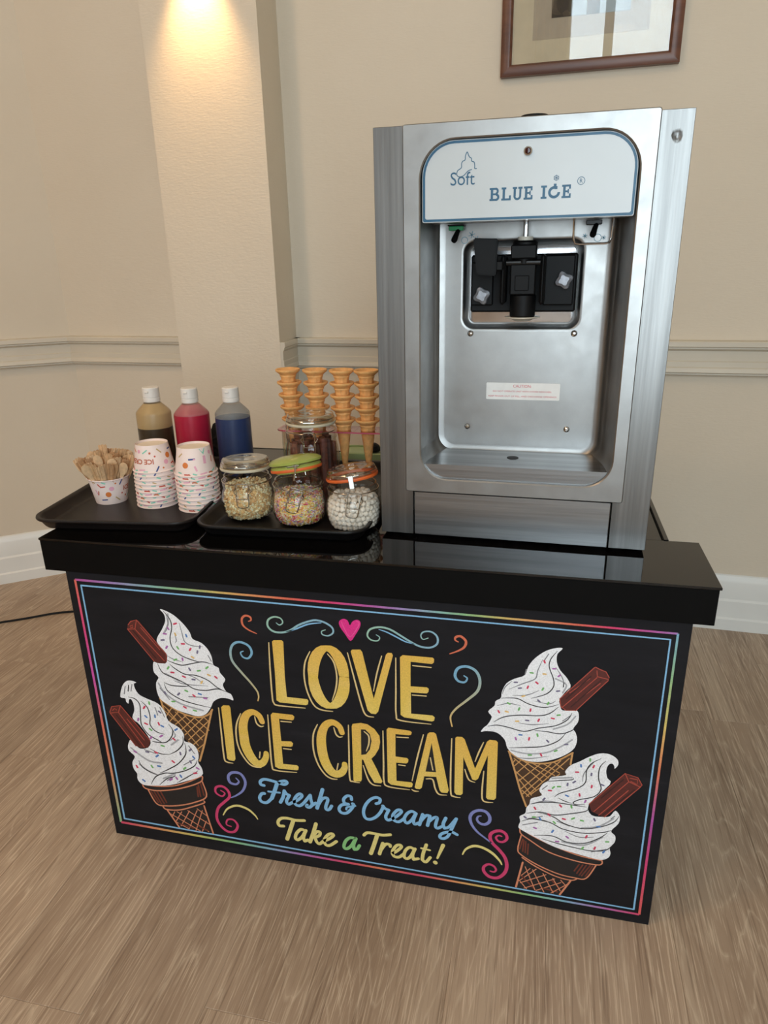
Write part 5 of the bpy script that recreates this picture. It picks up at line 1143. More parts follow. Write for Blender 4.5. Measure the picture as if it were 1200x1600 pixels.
# switches and wire guard under the header
def toggle(x, z, boot):
    b = new(); box(b, x-.0125, 0.082, z-.001, x+.0125, 0.102, z+.006, .001); s_ = part('switch_collar', b, simple('switch_collar_'+boot[0], boot[1], 0.4), label=boot[2])
    b = new(); tube(b, [(x+.004, 0.086, z), (x+.002, 0.080, z-.006), (x-.001, 0.072, z-.016), (x-.002, 0.070, z-.018)], [.0036, .0042, .0052, .0044], 12); link('switch_lever', b, BLK, s_)
toggle(-0.1140, 0.5265, ('green', (22, 150, 90), 'green collared toggle switch'))
b = new(); box(b, -0.128, 0.081, 0.5325, -0.100, 0.104, 0.5345, .0005); part('switch_plate', b, BLK)
toggle(0.1110, 0.5290, ('black', (20, 20, 22), 'black toggle switch'))
bm = new(); pts = [(0.0790, 0.06, 0.536), (0.0800, 0.06, 0.506), (0.0835, 0.06, 0.4995), (0.0900, 0.06, 0.4985), (0.1290, 0.06, 0.4985), (0.1355, 0.06, 0.5000), (0.1385, 0.06, 0.507), (0.1395, 0.06, 0.536)]
tube(bm, pts, 0.0018, 8); part('wire_guard', bm, CHROME)
bm = new()
def flake(cx, cz, r, y=0.1193):
    for k in range(3):
        a_ = k*PI/3+.3
        for e in (-1, 1): bm.faces.new([bm.verts.new((cx+e*r*math.cos(a_)*s1_-math.sin(a_)*.0005*s2_, y, cz+e*r*math.sin(a_)*s1_+math.cos(a_)*.0005*s2_)) for s1_, s2_ in ((0, -1), (1, -1), (1, 1), (0, 1))])
def circ(cx, cz, r, y=0.1193):
    n = 20; w_ = .0008
    for i in range(n):
        A0, A1 = 2*PI*i/n, 2*PI*(i+1)/n; bm.faces.new([bm.verts.new((cx+q_*math.cos(a_), y, cz+q_*math.sin(a_))) for a_, q_ in ((A0, r), (A1, r), (A1, r-w_), (A0, r-w_))])
flake(-0.1225, .513, .006); circ(-0.1040, .5105, .0058); flake(-0.0915, .519, .006); flake(-0.082, .512, .005)
flake(0.0985, .512, .004); circ(0.1195, .5085, .0062); flake(0.1290, .5085, .0035)
part('switch_symbols', bm, simple('teal_print', (52, 122, 146), 0.5), smooth=False, label='small teal snowflake and circle symbols by the switches')['kind'] = 'stuff'
bm = new(); lathe(bm, [(0, .0), (.020, .0), (.022, .004), (.02, .012), (0, .013)], 24, 0.012, 0.012, 0.6655); box(bm, -0.12, 0.05, 0.668, 0.16, 0.36, 0.6735, .002); part('hopper_lid', bm, BLK)
# ------------------------------------------------------------------ trays
TRAYM = simple('dark_brown_tray_plastic', (30, 24, 22), 0.4, 0, 0.3, var=0.12, vs=60, bump=0.25, bs=500)
TRAYB = simple('black_tray_plastic', (18, 16, 16), 0.36, 0, 0.3, var=0.12, vs=60, bump=0.25, bs=500)
def tray(label, mat, loc, rz, w, d):
    t = thing('serving_tray', label, 'tray', loc, rz, 'serving trays on the counter')
    def rg(e, z): return [(x, y, z) for x, y in rr(w-2*e, d-2*e, max(.004, .045-e), 8)]
    bm = new(); loft(bm, [rg(.018, .0), rg(.014, .004), rg(.006, .017), rg(.001, .0185), rg(0, .0205), rg(.001, .0235), rg(.004, .0245), rg(.007, .0235), rg(.011, .019), rg(.020, .0045), rg(.024, .003)]); link('tray_body', bm, mat, t, angle=50)
    return t
TZ = H+0.003
tray('dark brown serving tray under the paper cups and sauce bottles', TRAYM, (0.0945, 0.271, H), math.radians(6), 0.330, 0.47)
tray('black serving tray under the glass jars beside the machine', TRAYB, (0.4420, 0.289, H), math.radians(3), 0.337, 0.47)
# ------------------------------------------------------------------ paper cups
PAPER = simple('pale_pink_paper', (242, 222, 214), 0.55, var=0.015, vs=20)
PAPIN = simple('cream_paper', (232, 216, 196), 0.6, var=0.015, vs=20)
CONF = [simple('confetti_'+n, c, 0.6, var=0.04) for n, c in (('orange', (216, 122, 56)), ('red', (200, 76, 60)), ('navy', (56, 74, 132)), ('gold', (196, 164, 112)), ('pink', (230, 168, 186)), ('mint', (132, 200, 176)), ('rust', (190, 96, 60)))]
R0, R1, CH = 0.0325, 0.0418, 0.056
def cone_at(th, h, e=0.00025):
    r = R0+(R1-R0)*h/(CH-.003)+e
    return (r*math.cos(th), r*math.sin(th), h)
def cup_print():
    bm = new()
    def pg(pts, mi, e=0.00025):
        try: f = bm.faces.new([bm.verts.new(cone_at(t_, h_, e)) for t_, h_ in pts])
        except ValueError: return
        f.material_index = mi
    def disc(t_, h_, r_, mi):
        P_ = lambda k, q: (t_+q*r_/.037*math.cos(k*PI/6), h_+q*r_*math.sin(k*PI/6))
        for k in range(12): pg([P_(k, .5), P_(k, 1), P_(k+1, 1), P_(k+1, .5)], mi)
        for k in range(0, 12, 2): pg([(t_, h_), P_(k, .5), P_(k+1, .5), P_(k+2, .5)], mi)
    def bar(t_, h_, a_, L_, w_, mi):
        ux, uz = math.cos(a_), math.sin(a_); n = 3
        for i in range(n):
            s0, s1 = (-.5+i/n)*L_, (-.5+(i+1)/n)*L_
            pg([(t_+(ux*s-uz*q)/.037, h_+uz*s+ux*q) for s, q in ((s0, -w_), (s1, -w_), (s1, w_), (s0, w_))], mi)
    rn = random.Random(12)
    B_ = lambda t_, h_, a_, mi, L_=.0130, w_=.0013: bar(t_, h_, a_, L_, w_, mi)
    B_(.66, .0445, -.9, 1, .009); B_(.84, .0415, .15, 1, .010); B_(.42, .028, 1.9, 4); B_(.52, .027, 1.3, 6, .010); disc(1.28, .036, .0050, 4); disc(1.07, .0235, .0060, 0)
    B_(.80, .0115, .05, 2); B_(1.58, .0115, -.75, 3); B_(1.80, .0480, 1.05, 2); disc(1.86, .022, .0019, 1); disc(2.12, .015, .0024, 6); disc(1.50, .047, .0018, 0)
    B_(2.4, .012, .6, 5); disc(2.8, .012, .004, 4); B_(3.2, .011, -.6, 0); B_(2.6, .049, .1, 4); B_(3.3, .048, -.5, 1); disc(3.65, .046, .0045, 5); B_(3.72, .016, 1.1, 2)
    c_ = 5.0
    B_(c_+.25, .021, .05, 2, .0140, .0016); B_(c_+.12, .0215, .1, 4, .005); disc(c_+.62, .033, .0060, 0); B_(c_+.08, .040, 1.9, 4, .011, .0018); B_(c_-.28, .051, .1, 4); B_(c_+.55, .0515, .0, 1, .010); B_(c_+.38, .0535, -.9, 6, .009)
    pg([(c_-.22, .002), (c_-.60, .002), (c_-.45, .014)], 5); B_(c_-.45, .024, 1.5, 4, .016, .0030); B_(c_-.95, .026, 1.3, 6, .012); B_(c_-.85, .049, .5, 5); disc(c_-.9, .012, .004, 4); B_(c_+.95, .014, .7, 3)
    for q in range(8): bar(rn.uniform(0, 2*PI), rn.uniform(.0485, .0525), rn.uniform(-.6, .6), .008, .0013, rn.choice([0, 5, 3, 5, 6]))
    vs, fs = text_mesh('ICE CREAM', 1.0, 0.03, 2)
    x0 = min(v[0] for v in vs); x1 = max(v[0] for v in vs); z1 = max(v[1] for v in vs)
    b = [bm.verts.new(cone_at(1.95+((v[0]-x0)/(x1-x0))*1.75, .0275+v[1]/z1*.0100, .0003)) for v in vs]
    for f in fs:
        try: bm.faces.new([b[i] for i in f]).material_index = 6
        except ValueError: pass
    return bm
def make_cup():
    t = thing('paper_cup', 'paper cup', 'paper cup', (0, 0, 0))
    bm = new(); lathe(bm, [(0, .0050), (.0318, .0050), (.0322, .0002), (R0, 0), (R1, CH-.003), (R1+.0016, CH-.0026), (R1+.0024, CH-.0012), (R1+.0018, CH), (R1+.0002, CH+.0003), (R1-.0006, CH-.0012), (R0-.0004, .0060), (0, .0058)], 48)
    link('cup_wall', bm, PAPER, t, angle=35)
    bm = new(); lathe(bm, [(0, .0046), (.0316, .0046), (.0316, .0049), (0, .0049)], 40); link('cup_base', bm, PAPIN, t, label='cream underside disc')
    link('printed_pattern', cup_print(), CONF, t, smooth=False, label='confetti print with orange ICE CREAM lettering')
    return t
spoon_cup = make_cup(); spoon_cup.location = (0.0150, 0.212, TZ); spoon_cup.rotation_euler = (0, 0, math.radians(-124.5))
tag(spoon_cup, 'confetti-print paper cup standing upright, filled with wooden spoons', 'paper cup')
def stack(x, y, n, rz, side, other, lean):
    for k in range(n):
        c = copy_tree(spoon_cup); z = TZ+CH+.0004+k*.0085
        c.location = (x+lean[0]*k, y+lean[1]*k, z); c.rotation_euler = (PI, 0, rz+k*0.77 if k < n-1 else rz)
        pos = {0: 'bottom cup', n-1: 'topmost upturned paper cup'}.get(k)
        words = ['', 'second', 'third', 'fourth', 'fifth', 'sixth', 'seventh', 'eighth', 'ninth']
        if pos is None: pos = words[k]+' paper cup from the bottom'
        tag(c, '%s of the %s stack, %s' % (pos, side, other), 'paper cup', 'upturned paper cups in two stacks')
stack(0.1270, 0.212, 10, math.radians(52.6), 'left', 'beside the cup of wooden spoons', (0.0002, 0))
stack(0.2290, 0.203, 10, math.radians(229.5), 'right', 'nearest the glass jars', (-0.0001, 0))
# wooden spoons and forks
WOODS = [simple('birch_cutlery_%d' % i, c, 0.65, var=0.12, vs=60) for i, c in enumerate(((206, 166, 122), (190, 146, 104), (218, 182, 140)))]
def spoon_mesh(fork, m):
    bm = new(); half = []
    for z, w_ in ((0, .0032), (.03, .0030), (.055, .0028), (.066, .0034), (.073, .0062), (.082, .0080), (.090, .0078), (.097, .0058), (.1005, .0020)): half.append((w_, z))
    if fork:
        half = [(.0032, 0), (.0029, .055), (.0038, .066), (.0070, .074), (.0076, .080)]
        out = [(w_, z) for w_, z in half]+[(.0074, .100), (.0056, .102), (.0044, .086), (.0032, .100), (.0014, .102), (0, .086)]
        out = out+[(-w_, z) for w_, z in out[::-1][1:]]
    else: out = [(w_, z) for w_, z in half]+[(-w_, z) for w_, z in half[::-1]]
    bow = lambda z: 0.0022*math.sin(max(0, z-.06)/.04*PI) if z > .06 else 0
    f = [bm.verts.new((x, bow(z)-.0006, z)) for x, z in out]; b = [bm.verts.new((x, bow(z)+.0006, z)) for x, z in out]; n = len(out)
    bm.faces.new(f); bm.faces.new(b[::-1])
    for i in range(n): bm.faces.new((f[i], b[i], b[(i+1) % n], f[(i+1) % n]))
    bmesh.ops.triangulate(bm, faces=[q for q in bm.faces if len(q.verts) > 4])
    bmesh.ops.recalc_face_normals(bm, faces=bm.faces)
    me = bpy.data.meshes.new('fork' if fork else 'spoon'); bm.to_mesh(me); bm.free(); me.materials.append(m); return me
SM = [spoon_mesh(False, m) for m in WOODS]; FM = [spoon_mesh(True, m) for m in WOODS]
rn = random.Random(21)
def facing(d, roll_, loc):     # length along d, flat side turned to the front of the counter
    y_ = Vector((-0.5, 1, 0)); y_ = (y_-d*y_.dot(d)).normalized(); x_ = y_.cross(d).normalized()
    m_ = Matrix((x_, y_, d)).transposed()@Matrix.Rotation(roll_, 3, 'Z'); return Matrix.Translation(loc)@m_.to_4x4()
for k in range(54):
    fork = k % 2 == 0 or k % 5 == 1
    a_ = k*2.399963; rr_ = math.sqrt((k+.5)/54); tilt = rr_*0.46; foot = 0.020*rr_
    me = (FM if fork else SM)[rn.randrange(3)]
    o = bpy.data.objects.new('wooden_fork' if fork else 'wooden_spoon', me); COL.objects.link(o)
    o.location = (0.0150+foot*math.cos(a_), 0.212+foot*math.sin(a_), TZ+0.0070+rn.uniform(0, .012)*(1-rr_*.6))
    d = Vector((math.sin(tilt)*math.cos(a_), math.sin(tilt)*math.sin(a_), math.cos(tilt)))
    o.matrix_world = facing(d, rn.uniform(-.75, .75), o.location)@Matrix.Diagonal((1.15, 1, rn.uniform(.86, 1.03), 1))
    tag(o, 'flat birch-wood %s standing in the bunch in the paper cup' % ('fork with three tines' if fork else 'spoon with oval bowl'), 'fork' if fork else 'spoon', 'wooden %s in the paper cup' % ('forks' if fork else 'spoons'))
o = bpy.data.objects.new('wooden_spoon', SM[2]); COL.objects.link(o); o.location = (0.0330, 0.190, TZ+.0080)
o.matrix_world = facing(Vector((0.20, -0.10, 1)).normalized(), .1, o.location); o.scale = (1.25, 1, .97)
tag(o, 'broad birch-wood spoon facing forward at the right of the bunch in the paper cup', 'spoon')
# ------------------------------------------------------------------ sauce bottles
CAPM = simple('white_cap_plastic', (226, 220, 212), 0.4, var=0.02)
def bottle(x, y, label, shell, liquid, level, alpha):
    t = thing('sauce_bottle', label, 'bottle', (x, y, TZ), 0, 'squeeze bottles of sauce on the tray')
    bm = new(); lathe(bm, [(0, .003), (.030, .003), (.033, 0), (.0385, .003), (.0408, .010), (.0410, .02), (.0410, .148), (.0404, .152), (.0372, .157), (.0290, .1655), (.0205, .1740), (.0165, .177), (.0165, .186), (0, .186)], 40)
    link('bottle_body', bm, milky('plastic_'+shell[0], shell[1], .08), t, label='milky plastic bottle body')
    bm = new(); lathe(bm, [(.0402, level+.0008), (.0402, .148), (.0396, .1515), (.0366, .156), (.0285, .1645), (.0198, .1732)], 40); link('residue_film', bm, milky('residue_'+shell[0], shell[1], alpha), t, label='thin sauce film above the fill line')
    bm = new(); lathe(bm, [(0, .0045), (.032, .0045), (.0385, .006), (.0402, .012), (.0406, .02), (.0406, level), (.0385, level+.0003), (0, level)], 40); link('sauce', bm, simple('sauce_'+liquid[0], liquid[1], 0.3, var=0.04, vs=20), t, label=liquid[0]+' sauce inside')
    bm = new(); lathe(bm, [(0, .1765), (.0185, .1765), (.0195, .178), (.0195, .1855), (.0188, .1862), (.0188, .1875), (.0196, .1882), (.0192, .2085), (.0175, .2105), (0, .2108)], 36)
    cp = link('cap', bm, CAPM, t, label='white flip-top cap')
    bm = new(); box(bm, -.005, -.0212, .1990, .005, -.0185, .2030, .0008); link('lid_tab', bm, CAPM, cp)
    return t
bottle(0.0170, 0.418, 'squeeze bottle of dark brown sauce with a tan upper half', ('tan', (190, 160, 112)), ('dark brown', (20, 14, 14)), .116, 0.80)
bottle(0.1155, 0.418, 'squeeze bottle of raspberry red sauce', ('pink', (196, 112, 116)), ('raspberry red', (176, 6, 52)), .150, 0.65)
bottle(0.2100, 0.437, 'squeeze bottle of dark blue sauce', ('smoke', (136, 140, 140)), ('dark blue', (26, 48, 96)), .141, 0.45)
# ------------------------------------------------------------------ clip-top jars
WIREM = simple('bright_wire', (190, 186, 176), 0.22, 1.0, var=.03)
SEAL = simple('orange_rubber_seal', (214, 98, 40), 0.5, var=.05)
CLSEAL = simple('pale_seal', (196, 186, 160), 0.5, var=.05)
GREEN = simple('lime_green_glaze', (158, 168, 84), 0.12, var=.06, vs=18)
SQ = [(0, .003), (.030, .003), (.034, 0), (.042, .003), (.0480, .010), (.0512, .022), (.0520, .034), (.0515, .046), (.0490, .057), (.0465, .063), (.0470, .0655), (.0480, .068), (.0478, .076), (.0460, .079), (.0445, .081), (.0448, .088)]
TALL = [(0, .004), (.038, .004), (.044, 0), (.051, .004), (.0550, .014), (.0560, .03), (.0560, .095), (.0550, .112), (.0520, .125), (.0500, .132), (.0510, .135), (.0525, .138), (.0525, .150), (.0500, .154), (.0470, .156), (.0470, .165)]
def jar(label, loc, face, prof, lid, tilt, lift, seal, clip_open):
    t = thing('clip_top_jar', label, 'jar', loc, face, 'clip-top glass jars on the black tray')
    inner = [(max(0, r-.0022), max(z, .0045)) for r, z in prof[1:]]
    bm = new(); lathe(bm, prof+[(prof[-1][0]-.0030, prof[-1][1]), (prof[-1][0]-.0034, prof[-1][1]-.006)], 56); link('jar_body', bm, JARG, t, angle=30)
    neck = prof[-1][0]; zn = prof[-1][1]; k = neck/.0448; ringz = prof[-4][1]
    M_ = Matrix.Translation((0, .0, zn+lift))@Matrix.Translation((0, neck, 0))@Euler(tilt).to_matrix().to_4x4()@Matrix.Translation((0, -neck, 0))
    def L_(bm): bmesh.ops.transform(bm, matrix=M_, verts=bm.verts); return bm
    bm = new(); lathe(bm, [(0, .002), (.040*k, .001), (.0445*k, .003), (.0480*k, .0045), (.0485*k, .0085), (.0470*k, .0110), (.0455*k, .0125), (.0458*k, .0165), (.0440*k, .0195), (.036*k, .0212), (.030*k, .0200), (.022*k, .0208), (0, .0206)] if lid is not GREEN else [(0, -.004), (.040*k, -.004), (.0425*k, .002), (.0480*k, .004), (.0485*k, .008), (.0460*k, .0095), (.0455*k, .012), (.0505*k, .0135), (.0510*k, .0175), (.044*k, .0225), (.030*k, .0262), (.012*k, .0280), (0, .0282)], 56)
    lo = link('lid', L_(bm), lid, t, label='lime green glazed lid' if lid is GREEN else 'domed glass lid', angle=35)
    bm = new(); lathe(bm, [(.0400*k, .0000), (.0488*k, -.0004), (.0496*k, .0020), (.0490*k, .0048), (.0400*k, .0044), (.0400*k, .0000)], 56); link('rubber_seal', L_(bm), SEAL if seal else CLSEAL, lo, label='orange rubber seal' if seal else None)
    wr = .00105; w = new(); rn_ = prof[-2][0]+.0036
    zr = prof[-3][1]-.001
    circ_ = lambda r, z, n=48, a0=0, a1=2*PI: [(r*math.cos(a0+(a1-a0)*i/n), r*math.sin(a0+(a1-a0)*i/n), z) for i in range(n+1)]
    tube(w, circ_(rn_, zr, 48, -PI/2+.22, -PI/2+2*PI-.22), wr, 6)
    # catch hanging at the front
    yf = -rn_-.0040; g = clip_open
    def sway(x, z): return (x*math.cos(g)+(z-zr)*math.sin(g), -math.sqrt(max(1e-6, (rn_+.0065)**2-x*x))-.0005*1+(-.0045 if z < zr-.012 else 0), zr+(z-zr)*math.cos(g)-x*math.sin(g))
    lp = [(-.0125, zr+.002), (-.0140, zr-.006), (-.0165, zr-.009), (-.0140, zr-.013), (-.0120, zr-.016), (-.0110, zr-.036), (-.0060, zr-.041), (.0060, zr-.041), (.0110, zr-.036), (.0120, zr-.016), (.0140, zr-.013), (.0165, zr-.009), (.0140, zr-.006), (.0125, zr+.002)]
    tube(w, crom([sway(*p) for p in lp], 3), wr, 6, closed=False)
    lp2 = [(-.0125, zr+.002), (-.0105, zr+.0045), (.0105, zr+.0045), (.0125, zr+.002), (.0115, zr-.006), (.0095, zr-.024), (-.0095, zr-.024), (-.0115, zr-.006)]
    tube(w, [sway(*p) for p in lp2], wr, 6, closed=True)
    link('wire_clasp', w, WIREM, t)
    w = new()
    tube(w, circ_(.0464*k, .0115, 48, -PI/2+.25, -PI/2+2*PI-.25), wr, 6); top = [(-.012, -.0478*k, .0115), (-.011, -.052*k, .010), (.011, -.052*k, .010), (.012, -.0478*k, .0115)]; tube(w, top, wr, 6)
    if lid is GREEN: tube(w, [(.004, -.0520*k, .0105), (.003, -.0530*k, .004), (-.003, -.0530*k, -.016)], wr*1.4, 6); tube(w, [(.0015, -.053*k, .012), (.0065, -.053*k, .012), (.0065, -.053*k, .006), (.0015, -.053*k, .006)], wr, 6, closed=True)
    if seal and lid is not GREEN: box(w, -.0085, -.0545*k, -.012, .0005, -.0530*k, .012, .0006)
    tube(w, [(.010, .0480*k, .010), (.010, .0530*k, .004), (.010, .0530*k, -.012-lift), (-.010, .0530*k, -.012-lift), (-.010, .0530*k, .004), (-.010, .0480*k, .010)], wr, 6)
    link('lid_bail', L_(w), WIREM, lo)
    return t
F0 = math.radians(-20)
jA, jB, jC, jD = (0.3540, 0.169, TZ), (0.4655, 0.157, TZ), (0.5770, 0.150, TZ), (0.4530, 0.288, TZ)
jar('clear glass clip jar of crumbly golden nut pieces, glass lid ajar', jA, math.radians(14), SQ, LIDG, (math.radians(-3), 0, 0), .010, False, 0.0)
jar('glass clip jar of rainbow sprinkles with a lime green lid tilted open', jB, math.radians(16), SQ, GREEN, (math.radians(-10), math.radians(-7), 0), .010, True, 0.30)
jar('glass clip jar of mini white marshmallows with an orange seal', jC, math.radians(18), SQ, LIDG, (math.radians(-6), math.radians(-7), 0), .005, True, 0.18)
jar('tall glass clip jar holding dark chocolate flake sticks', jD, math.radians(14), TALL, LIDG, (0, 0, 0), .002, False, 0.0)
def rad(prof, z, e):
    for (r0, z0), (r1, z1) in zip(prof[2:], prof[3:]):
        if z0 <= z <= z1: return r0+(r1-r0)*(z-z0)/max(1e-6, z1-z0)-.0026-e
    return prof[-1][0]-.0026-e
def core(e, z0, z1): return [(0, z0)]+[(rad(SQ, z0+(z1-z0)*i/9, e), z0+(z1-z0)*i/9) for i in range(10)]+[(0, z1)]
def fill_shell(n, e, z0, z1, rn, top=0.3):
    for k in range(n):
        a_ = rn.uniform(0, 2*PI)
        if rn.random() < top: z = z1+rn.uniform(-.003, .003); r = rad(SQ, z1, e)*math.sqrt(rn.random())
        else: z = rn.uniform(z0, z1); r = rad(SQ, z, e)-rn.uniform(0, .0025)
        yield r*math.cos(a_), r*math.sin(a_), z
rn = random.Random(4)
# chopped nuts
NUT = [simple('nut_%d' % i, c, 0.7, var=.15, vs=300) for i, c in enumerate(((232, 208, 164), (212, 176, 122), (240, 222, 188), (160, 118, 76), (198, 158, 108)))]
bm = new(); lathe(bm, core(.004, .006, .0635), 32)
for f in bm.faces: f.material_index = 1
ico = bmesh.new(); bmesh.ops.create_icosphere(ico, subdivisions=1, radius=1); IV = [v.co.copy() for v in ico.verts]; IF = [[v.index for v in f.verts] for f in ico.faces]; ico.free()
def lump(bm, c, s, mi, rn, j=.35):
    q = Euler((rn.uniform(0, 6), rn.uniform(0, 6), 0)).to_matrix()
    vs = [bm.verts.new(Vector(c)+q@Vector((v.x*s*1.2, v.y*s, v.z*s*.8))*(1+rn.uniform(-j, j))) for v in IV]
    for f in IF: bm.faces.new([vs[i] for i in f]).material_index = mi
for c in fill_shell(1700, .0026, .006, .0655, rn): lump(bm, c, rn.uniform(.0014, .0031), rn.choices(range(5), (6, 4, 5, 1.2, 2))[0], rn)
o = link('chopped_nuts', bm, NUT, None, smooth=False, loc=jA); tag(o, 'golden brown crumbly nut pieces filling the left clip jar', 'nuts', None, 'stuff')
# sprinkles
SPC = [simple('sprinkle_'+n, c, 0.4, var=.05) for n, c in (('white', (236, 226, 206)), ('yellow', (232, 200, 112)), ('pink', (226, 130, 160)), ('red', (196, 40, 72)), ('orange', (226, 148, 92)), ('lilac', (150, 132, 190)), ('green', (140, 180, 120)))]
bm = new(); lathe(bm, core(.003, .006, .057), 32)
for f in bm.faces: f.material_index = 1
for c in fill_shell(3000, .0016, .005, .059, rn, .25):
    d = Vector((rn.uniform(-1, 1), rn.uniform(-1, 1), rn.uniform(-.5, .5))); rad_ = Vector((c[0], c[1], 0)).normalized()
    if c[2] < .056: d -= rad_*d.dot(rad_)*.85
    d.normalize(); u = d.orthogonal().normalized()*.00085; v = d.cross(u); C0 = Vector(c); mi = rn.choices(range(7), (9, 5, 3, 3.4 if c[2] < .03 else 1.4, 3, 1.8, 1.5))[0]
    a_ = [bm.verts.new(C0-d*.0027+q) for q in (u, v, -u, -v)]; b_ = [bm.verts.new(C0+d*.0027+q) for q in (u, v, -u, -v)]
    for i in range(4): bm.faces.new((a_[i], a_[(i+1) % 4], b_[(i+1) % 4], b_[i])).material_index = mi
    bm.faces.new(a_[::-1]).material_index = mi; bm.faces.new(b_).material_index = mi
o = link('sprinkles', bm, SPC, None, smooth=False, loc=jB); tag(o, 'rainbow sugar sprinkles filling the middle clip jar', 'sprinkles', None, 'stuff')
# marshmallows: single pieces against the glass and on top, a packed core behind them
MM = simple('marshmallow', (230, 220, 206), 0.7, var=.02, vs=60)
bm = new(); lathe(bm, [(0, -.0042), (.0036, -.0042), (.0046, -.0030), (.0049, 0), (.0046, .0030), (.0036, .0042), (0, .0042)], 14); me_o = link('marshmallow', bm, MM); me_ = me_o.data; bpy.data.objects.remove(me_o)
spots = []
rings_ = [(.0095, .0445-.006, 25), (.0185, .0460-.003, 27), (.0275, .0464, 28), (.0365, .0466, 28), (.0455, .0458, 28), (.0545, .0438, 26)]
for q, (z, r, n) in enumerate(rings_):
    r = rad(SQ, z, .0052)
    for k in range(n):
        a_ = 2*PI*(k+.5*(q % 2))/n; spots.append((r*math.cos(a_), r*math.sin(a_), z+rn.uniform(-.0012, .0012)))
for q, (r, n) in enumerate(((.0345, 20), (.0245, 14), (.0145, 8), (.005, 3))):
    for k in range(n): a_ = 2*PI*k/n+q; spots.append((r*math.cos(a_), r*math.sin(a_), .0600+rn.uniform(-.002, .004)-q*.001))
for s_ in spots:
    o = bpy.data.objects.new('mini_marshmallow', me_); COL.objects.link(o); o.location = Vector(jC)+Vector(s_); o.rotation_euler = (rn.uniform(-.9, .9)+PI/2*rn.choice((0, 1)), rn.uniform(-.6, .6), rn.uniform(0, 3))
    o.scale = [rn.uniform(.98, 1.10)]*3
    tag(o, 'mini white marshmallow in the clip jar beside the machine', 'marshmallow', 'marshmallows in the jar beside the machine')
bm = new(); lathe(bm, core(.0092, .006, .052), 32); o = link('marshmallow_filling', bm, MM, None, loc=jC); tag(o, 'packed white marshmallows deep inside the clip jar beside the machine', 'marshmallows', None, 'stuff')
# chocolate flakes
CHO = [simple('chocolate_%d' % i, c, 0.55, var=.25, vs=120, bump=.5, bs=400) for i, c in enumerate(((90, 46, 32), (70, 36, 25), (110, 60, 42)))]
rn = random.Random(9)
for k in range(46):
    a_ = k*2.39996; q = math.sqrt((k+.5)/46); bx, by = .0450*q*math.cos(a_), .0450*q*math.sin(a_)
    L0 = .126+rn.uniform(-.01, .010); dx, dy = rn.uniform(-.10, .02)*.5, rn.uniform(-.04, .06)*.5
    bm = new(); rings2 = []
    for s in range(9):
        z = L0*s/8
        rings2.append([(bx+dx*z*3*(1-q)+(.0066+.0014*math.sin(5*t_+k)+rn.uniform(-.0006, .0006))*math.cos(t_), by+dy*z*3*(1-q)+(.0056+.0014*math.cos(4*t_+k)+rn.uniform(-.0006, .0006))*math.sin(t_), .006+z) for t_ in [2*PI*i/12 for i in range(12)]])
    loft(bm, rings2); o = link('chocolate_flake', bm, CHO[k % 3], None, angle=60, loc=jD)
    tag(o, 'crinkled dark chocolate flake stick standing in the tall clip jar', 'chocolate flake', 'chocolate flakes in the tall jar')
# ------------------------------------------------------------------ cones in their acrylic stand
YC = 0.405
st_ = thing('cone_stand', 'clear acrylic cone stand with a pink-edged top plate', 'cone stand', (0.4700, YC, TZ))
xc = [0.3735, 0.4315, 0.4895, 0.5445, 0.6000]
bm = new(); zp = .1245
hr = .0175; hx = [x-.4700 for x in xc]; hw_ = .0305
x_l, x_r = -0.1300, 0.1560
pl_out = rr(x_r-x_l, 2*hw_, .012, 5, (x_l+x_r)/2, 0)
# plate as strips round each hole
bounds = [x_l]+[(a_+b_)/2 for a_, b_ in zip(hx, hx[1:])]+[x_r]
for zz in (0,):
    for i, h_ in enumerate(hx):
        a_, b_ = bounds[i], bounds[i+1]; N = 24; inn, ou = [], []
        for k in range(N):
            t_ = 2*PI*k/N; c_, s_ = math.cos(t_), math.sin(t_); inn.append((h_+hr*c_, hr*s_))
            kx_ = ((b_-h_) if c_ > 0 else (h_-a_))/max(1e-6, abs(c_)); ky_ = hw_/max(1e-6, abs(s_)); m_ = min(kx_, ky_)
            if (i == 0 and c_ < 0) or (i == len(hx)-1 and c_ > 0): m_ = min(m_, .0385)
            ou.append((h_+m_*c_, m_*s_))
        loft(bm, [[(x, y, zp) for x, y in inn], [(x, y, zp) for x, y in ou], [(x, y, zp+.003) for x, y in ou], [(x, y, zp+.003) for x, y in inn], [(x, y, zp) for x, y in inn]], False, False)
tp = link('top_plate', bm, PINKAC, st_, smooth=False, label='pink-tinted clear top plate with cone holes')
bm = new(); loft(bm, [[(x, y, zp+z) for x, y in rr(x_r-x_l+2*e, 2*hw_+2*e, .022, 8, (x_l+x_r)/2, 0)] for e, z in ((-.004, .0003), (0.0005, .0003), (0.0005, .0027), (-.004, .0027), (-.004, .0003))], False, False)
link('pink_edge', bm, milky('pink_acrylic_edge', (206, 96, 124), .75), tp, smooth=False, label='pink acrylic edge')
for x in (x_l+.012, x_r-.034):
    bm = new(); box(bm, x, -.026, 0.0, x+.003, .026, zp, .0008); link('side_panel', bm, CLRAC, st_, smooth=False)
WAF = simple('wafer', (232, 172, 104), 0.6, var=.08, vs=70, bump=.2, bs=300)
def cone_r(a_, r, z):
    if .088 < z < .104: return r*(1+.028*math.cos(a_*9))
    if z < .084: return r+.00045*(math.cos(6*a_+z*260)*0.5+math.cos(6*a_-z*260)*0.5)
    return r
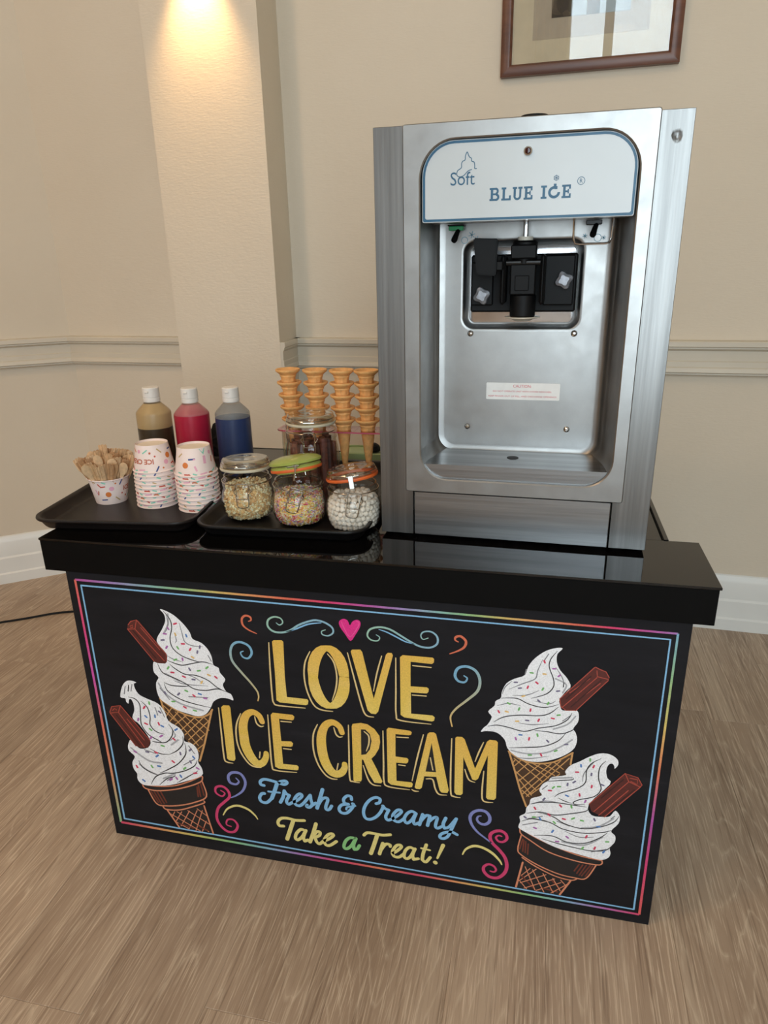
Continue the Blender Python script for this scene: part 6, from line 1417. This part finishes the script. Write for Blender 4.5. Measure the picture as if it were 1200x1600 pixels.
cprof = [(0, 0), (.0030, .0005)]+[(.0038+(.0138-.0038)*i/20, .002+.080*i/20) for i in range(21)]+[(.0142, .0850), (.0146, .0885), (.0152, .096), (.0160, .1035), (.0178, .1048), (.0178, .1066), (.0174, .1078), (.0215, .1122), (.0258, .1152), (.0270, .1172), (.0268, .1202), (.0254, .1208), (.0222, .1186), (.0152, .1060), (.0150, .09), (.011, .07), (0, .03)]
bm = new(); lathe(bm, cprof, 54, 0, 0, 0, cone_r); bm2 = bm
cone0 = link('wafer_cone', bm2, WAF, None, angle=60)
rim0 = H+.1530-.1190
first = True; cols_ = ['far left', 'second from the left', 'third from the left', 'fourth from the left', 'far right, mostly behind the machine']
for ci, x in enumerate(xc):
    n = 5 if ci < 4 else 1
    for k in range(n):
        o = cone0 if first else cone0.copy()
        if not first: COL.objects.link(o)
        first = False
        o.location = (x+(-.0016*k if ci == 0 else -.0006*k if ci == 1 else 0), YC-.0005*k, rim0+k*.0268); o.rotation_euler = (0, 0, ci*.7+k*.4)
        lv = ['bottom wafer cone, tip showing,', 'second wafer cone up', 'middle wafer cone', 'fourth wafer cone up', 'topmost wafer cone'][k]
        tag(o, '%s in the stack %s' % (lv, cols_[ci]), 'wafer cone', 'stacked wafer cones in the stand')
# ------------------------------------------------------------------ things at the back of the counter
CLOTH = simple('black_cloth', (14, 13, 14), 0.9, var=.2, bump=.4, bs=300)
bm = new(); bmesh.ops.create_icosphere(bm, subdivisions=5, radius=1)
for v in bm.verts:
    p = v.co.copy(); n_ = mnoise.fractal(p*1.7+Vector((3, 1, 7)), 0.6, 2.0, 4)
    v.co = Vector((p.x*.062, p.y*.040, max(0, (p.z+.55)*.044)))*(1+.40*n_)
    v.co.z = max(0.0, v.co.z+(.010*math.sin(p.x*5+1) if v.co.z > .01 else 0))
tag(link('crumpled_cloth', bm, CLOTH, None, angle=80, loc=(0.0900, 0.592, H+.0005)), 'crumpled black cloth lying behind the red and blue bottles', 'cloth')
LG = simple('pale_green_plastic', (150, 170, 120), 0.35, var=.04)
bm = new(); loft(bm, [[(x, y, z) for x, y in rr(.20-2*e, .085-2*e, .012, 5)] for e, z in ((.004, 0), (0, .003), (0, .028), (.003, .030), (.006, .029), (.006, .026))]); tb = thing('plastic_box_lid', 'pale green plastic box lid lying behind the cones', 'lid', (0.5250, 0.612, H)); link('lid_shell', bm, LG, tb)
bm = new(); box(bm, -.085, -.0432, .006, .085, -.0424, .014); link('label_strip', bm, simple('grey_label', (150, 146, 138), .6), tb, smooth=False)
bm = new(); lathe(bm, [(0, 0), (.018, 0), (.019, .005), (.015, .014), (.008, .019), (0, .020)], 24); tag(link('black_stopper', bm, BLK, None, loc=(0.5070, 0.602, H+.0295)), 'small black domed stopper on the green lid behind the cones', 'stopper')
# cable on the floor
bm = new(); pts = crom([(-2.3, 0.06, .004), (-1.6, 0.42, .004), (-0.936, 0.790, .004), (-0.728, 0.912, .004), (-0.35, 1.00, .004), (0.1, 0.90, .004), (0.5, 0.74, .004), (0.8, 0.72, .004)], 8)
tag(link('power_cable', bm if tube(bm, pts, .0038, 8) is None else bm, BLK), 'black power cable on the oak floor running behind the counter', 'cable')
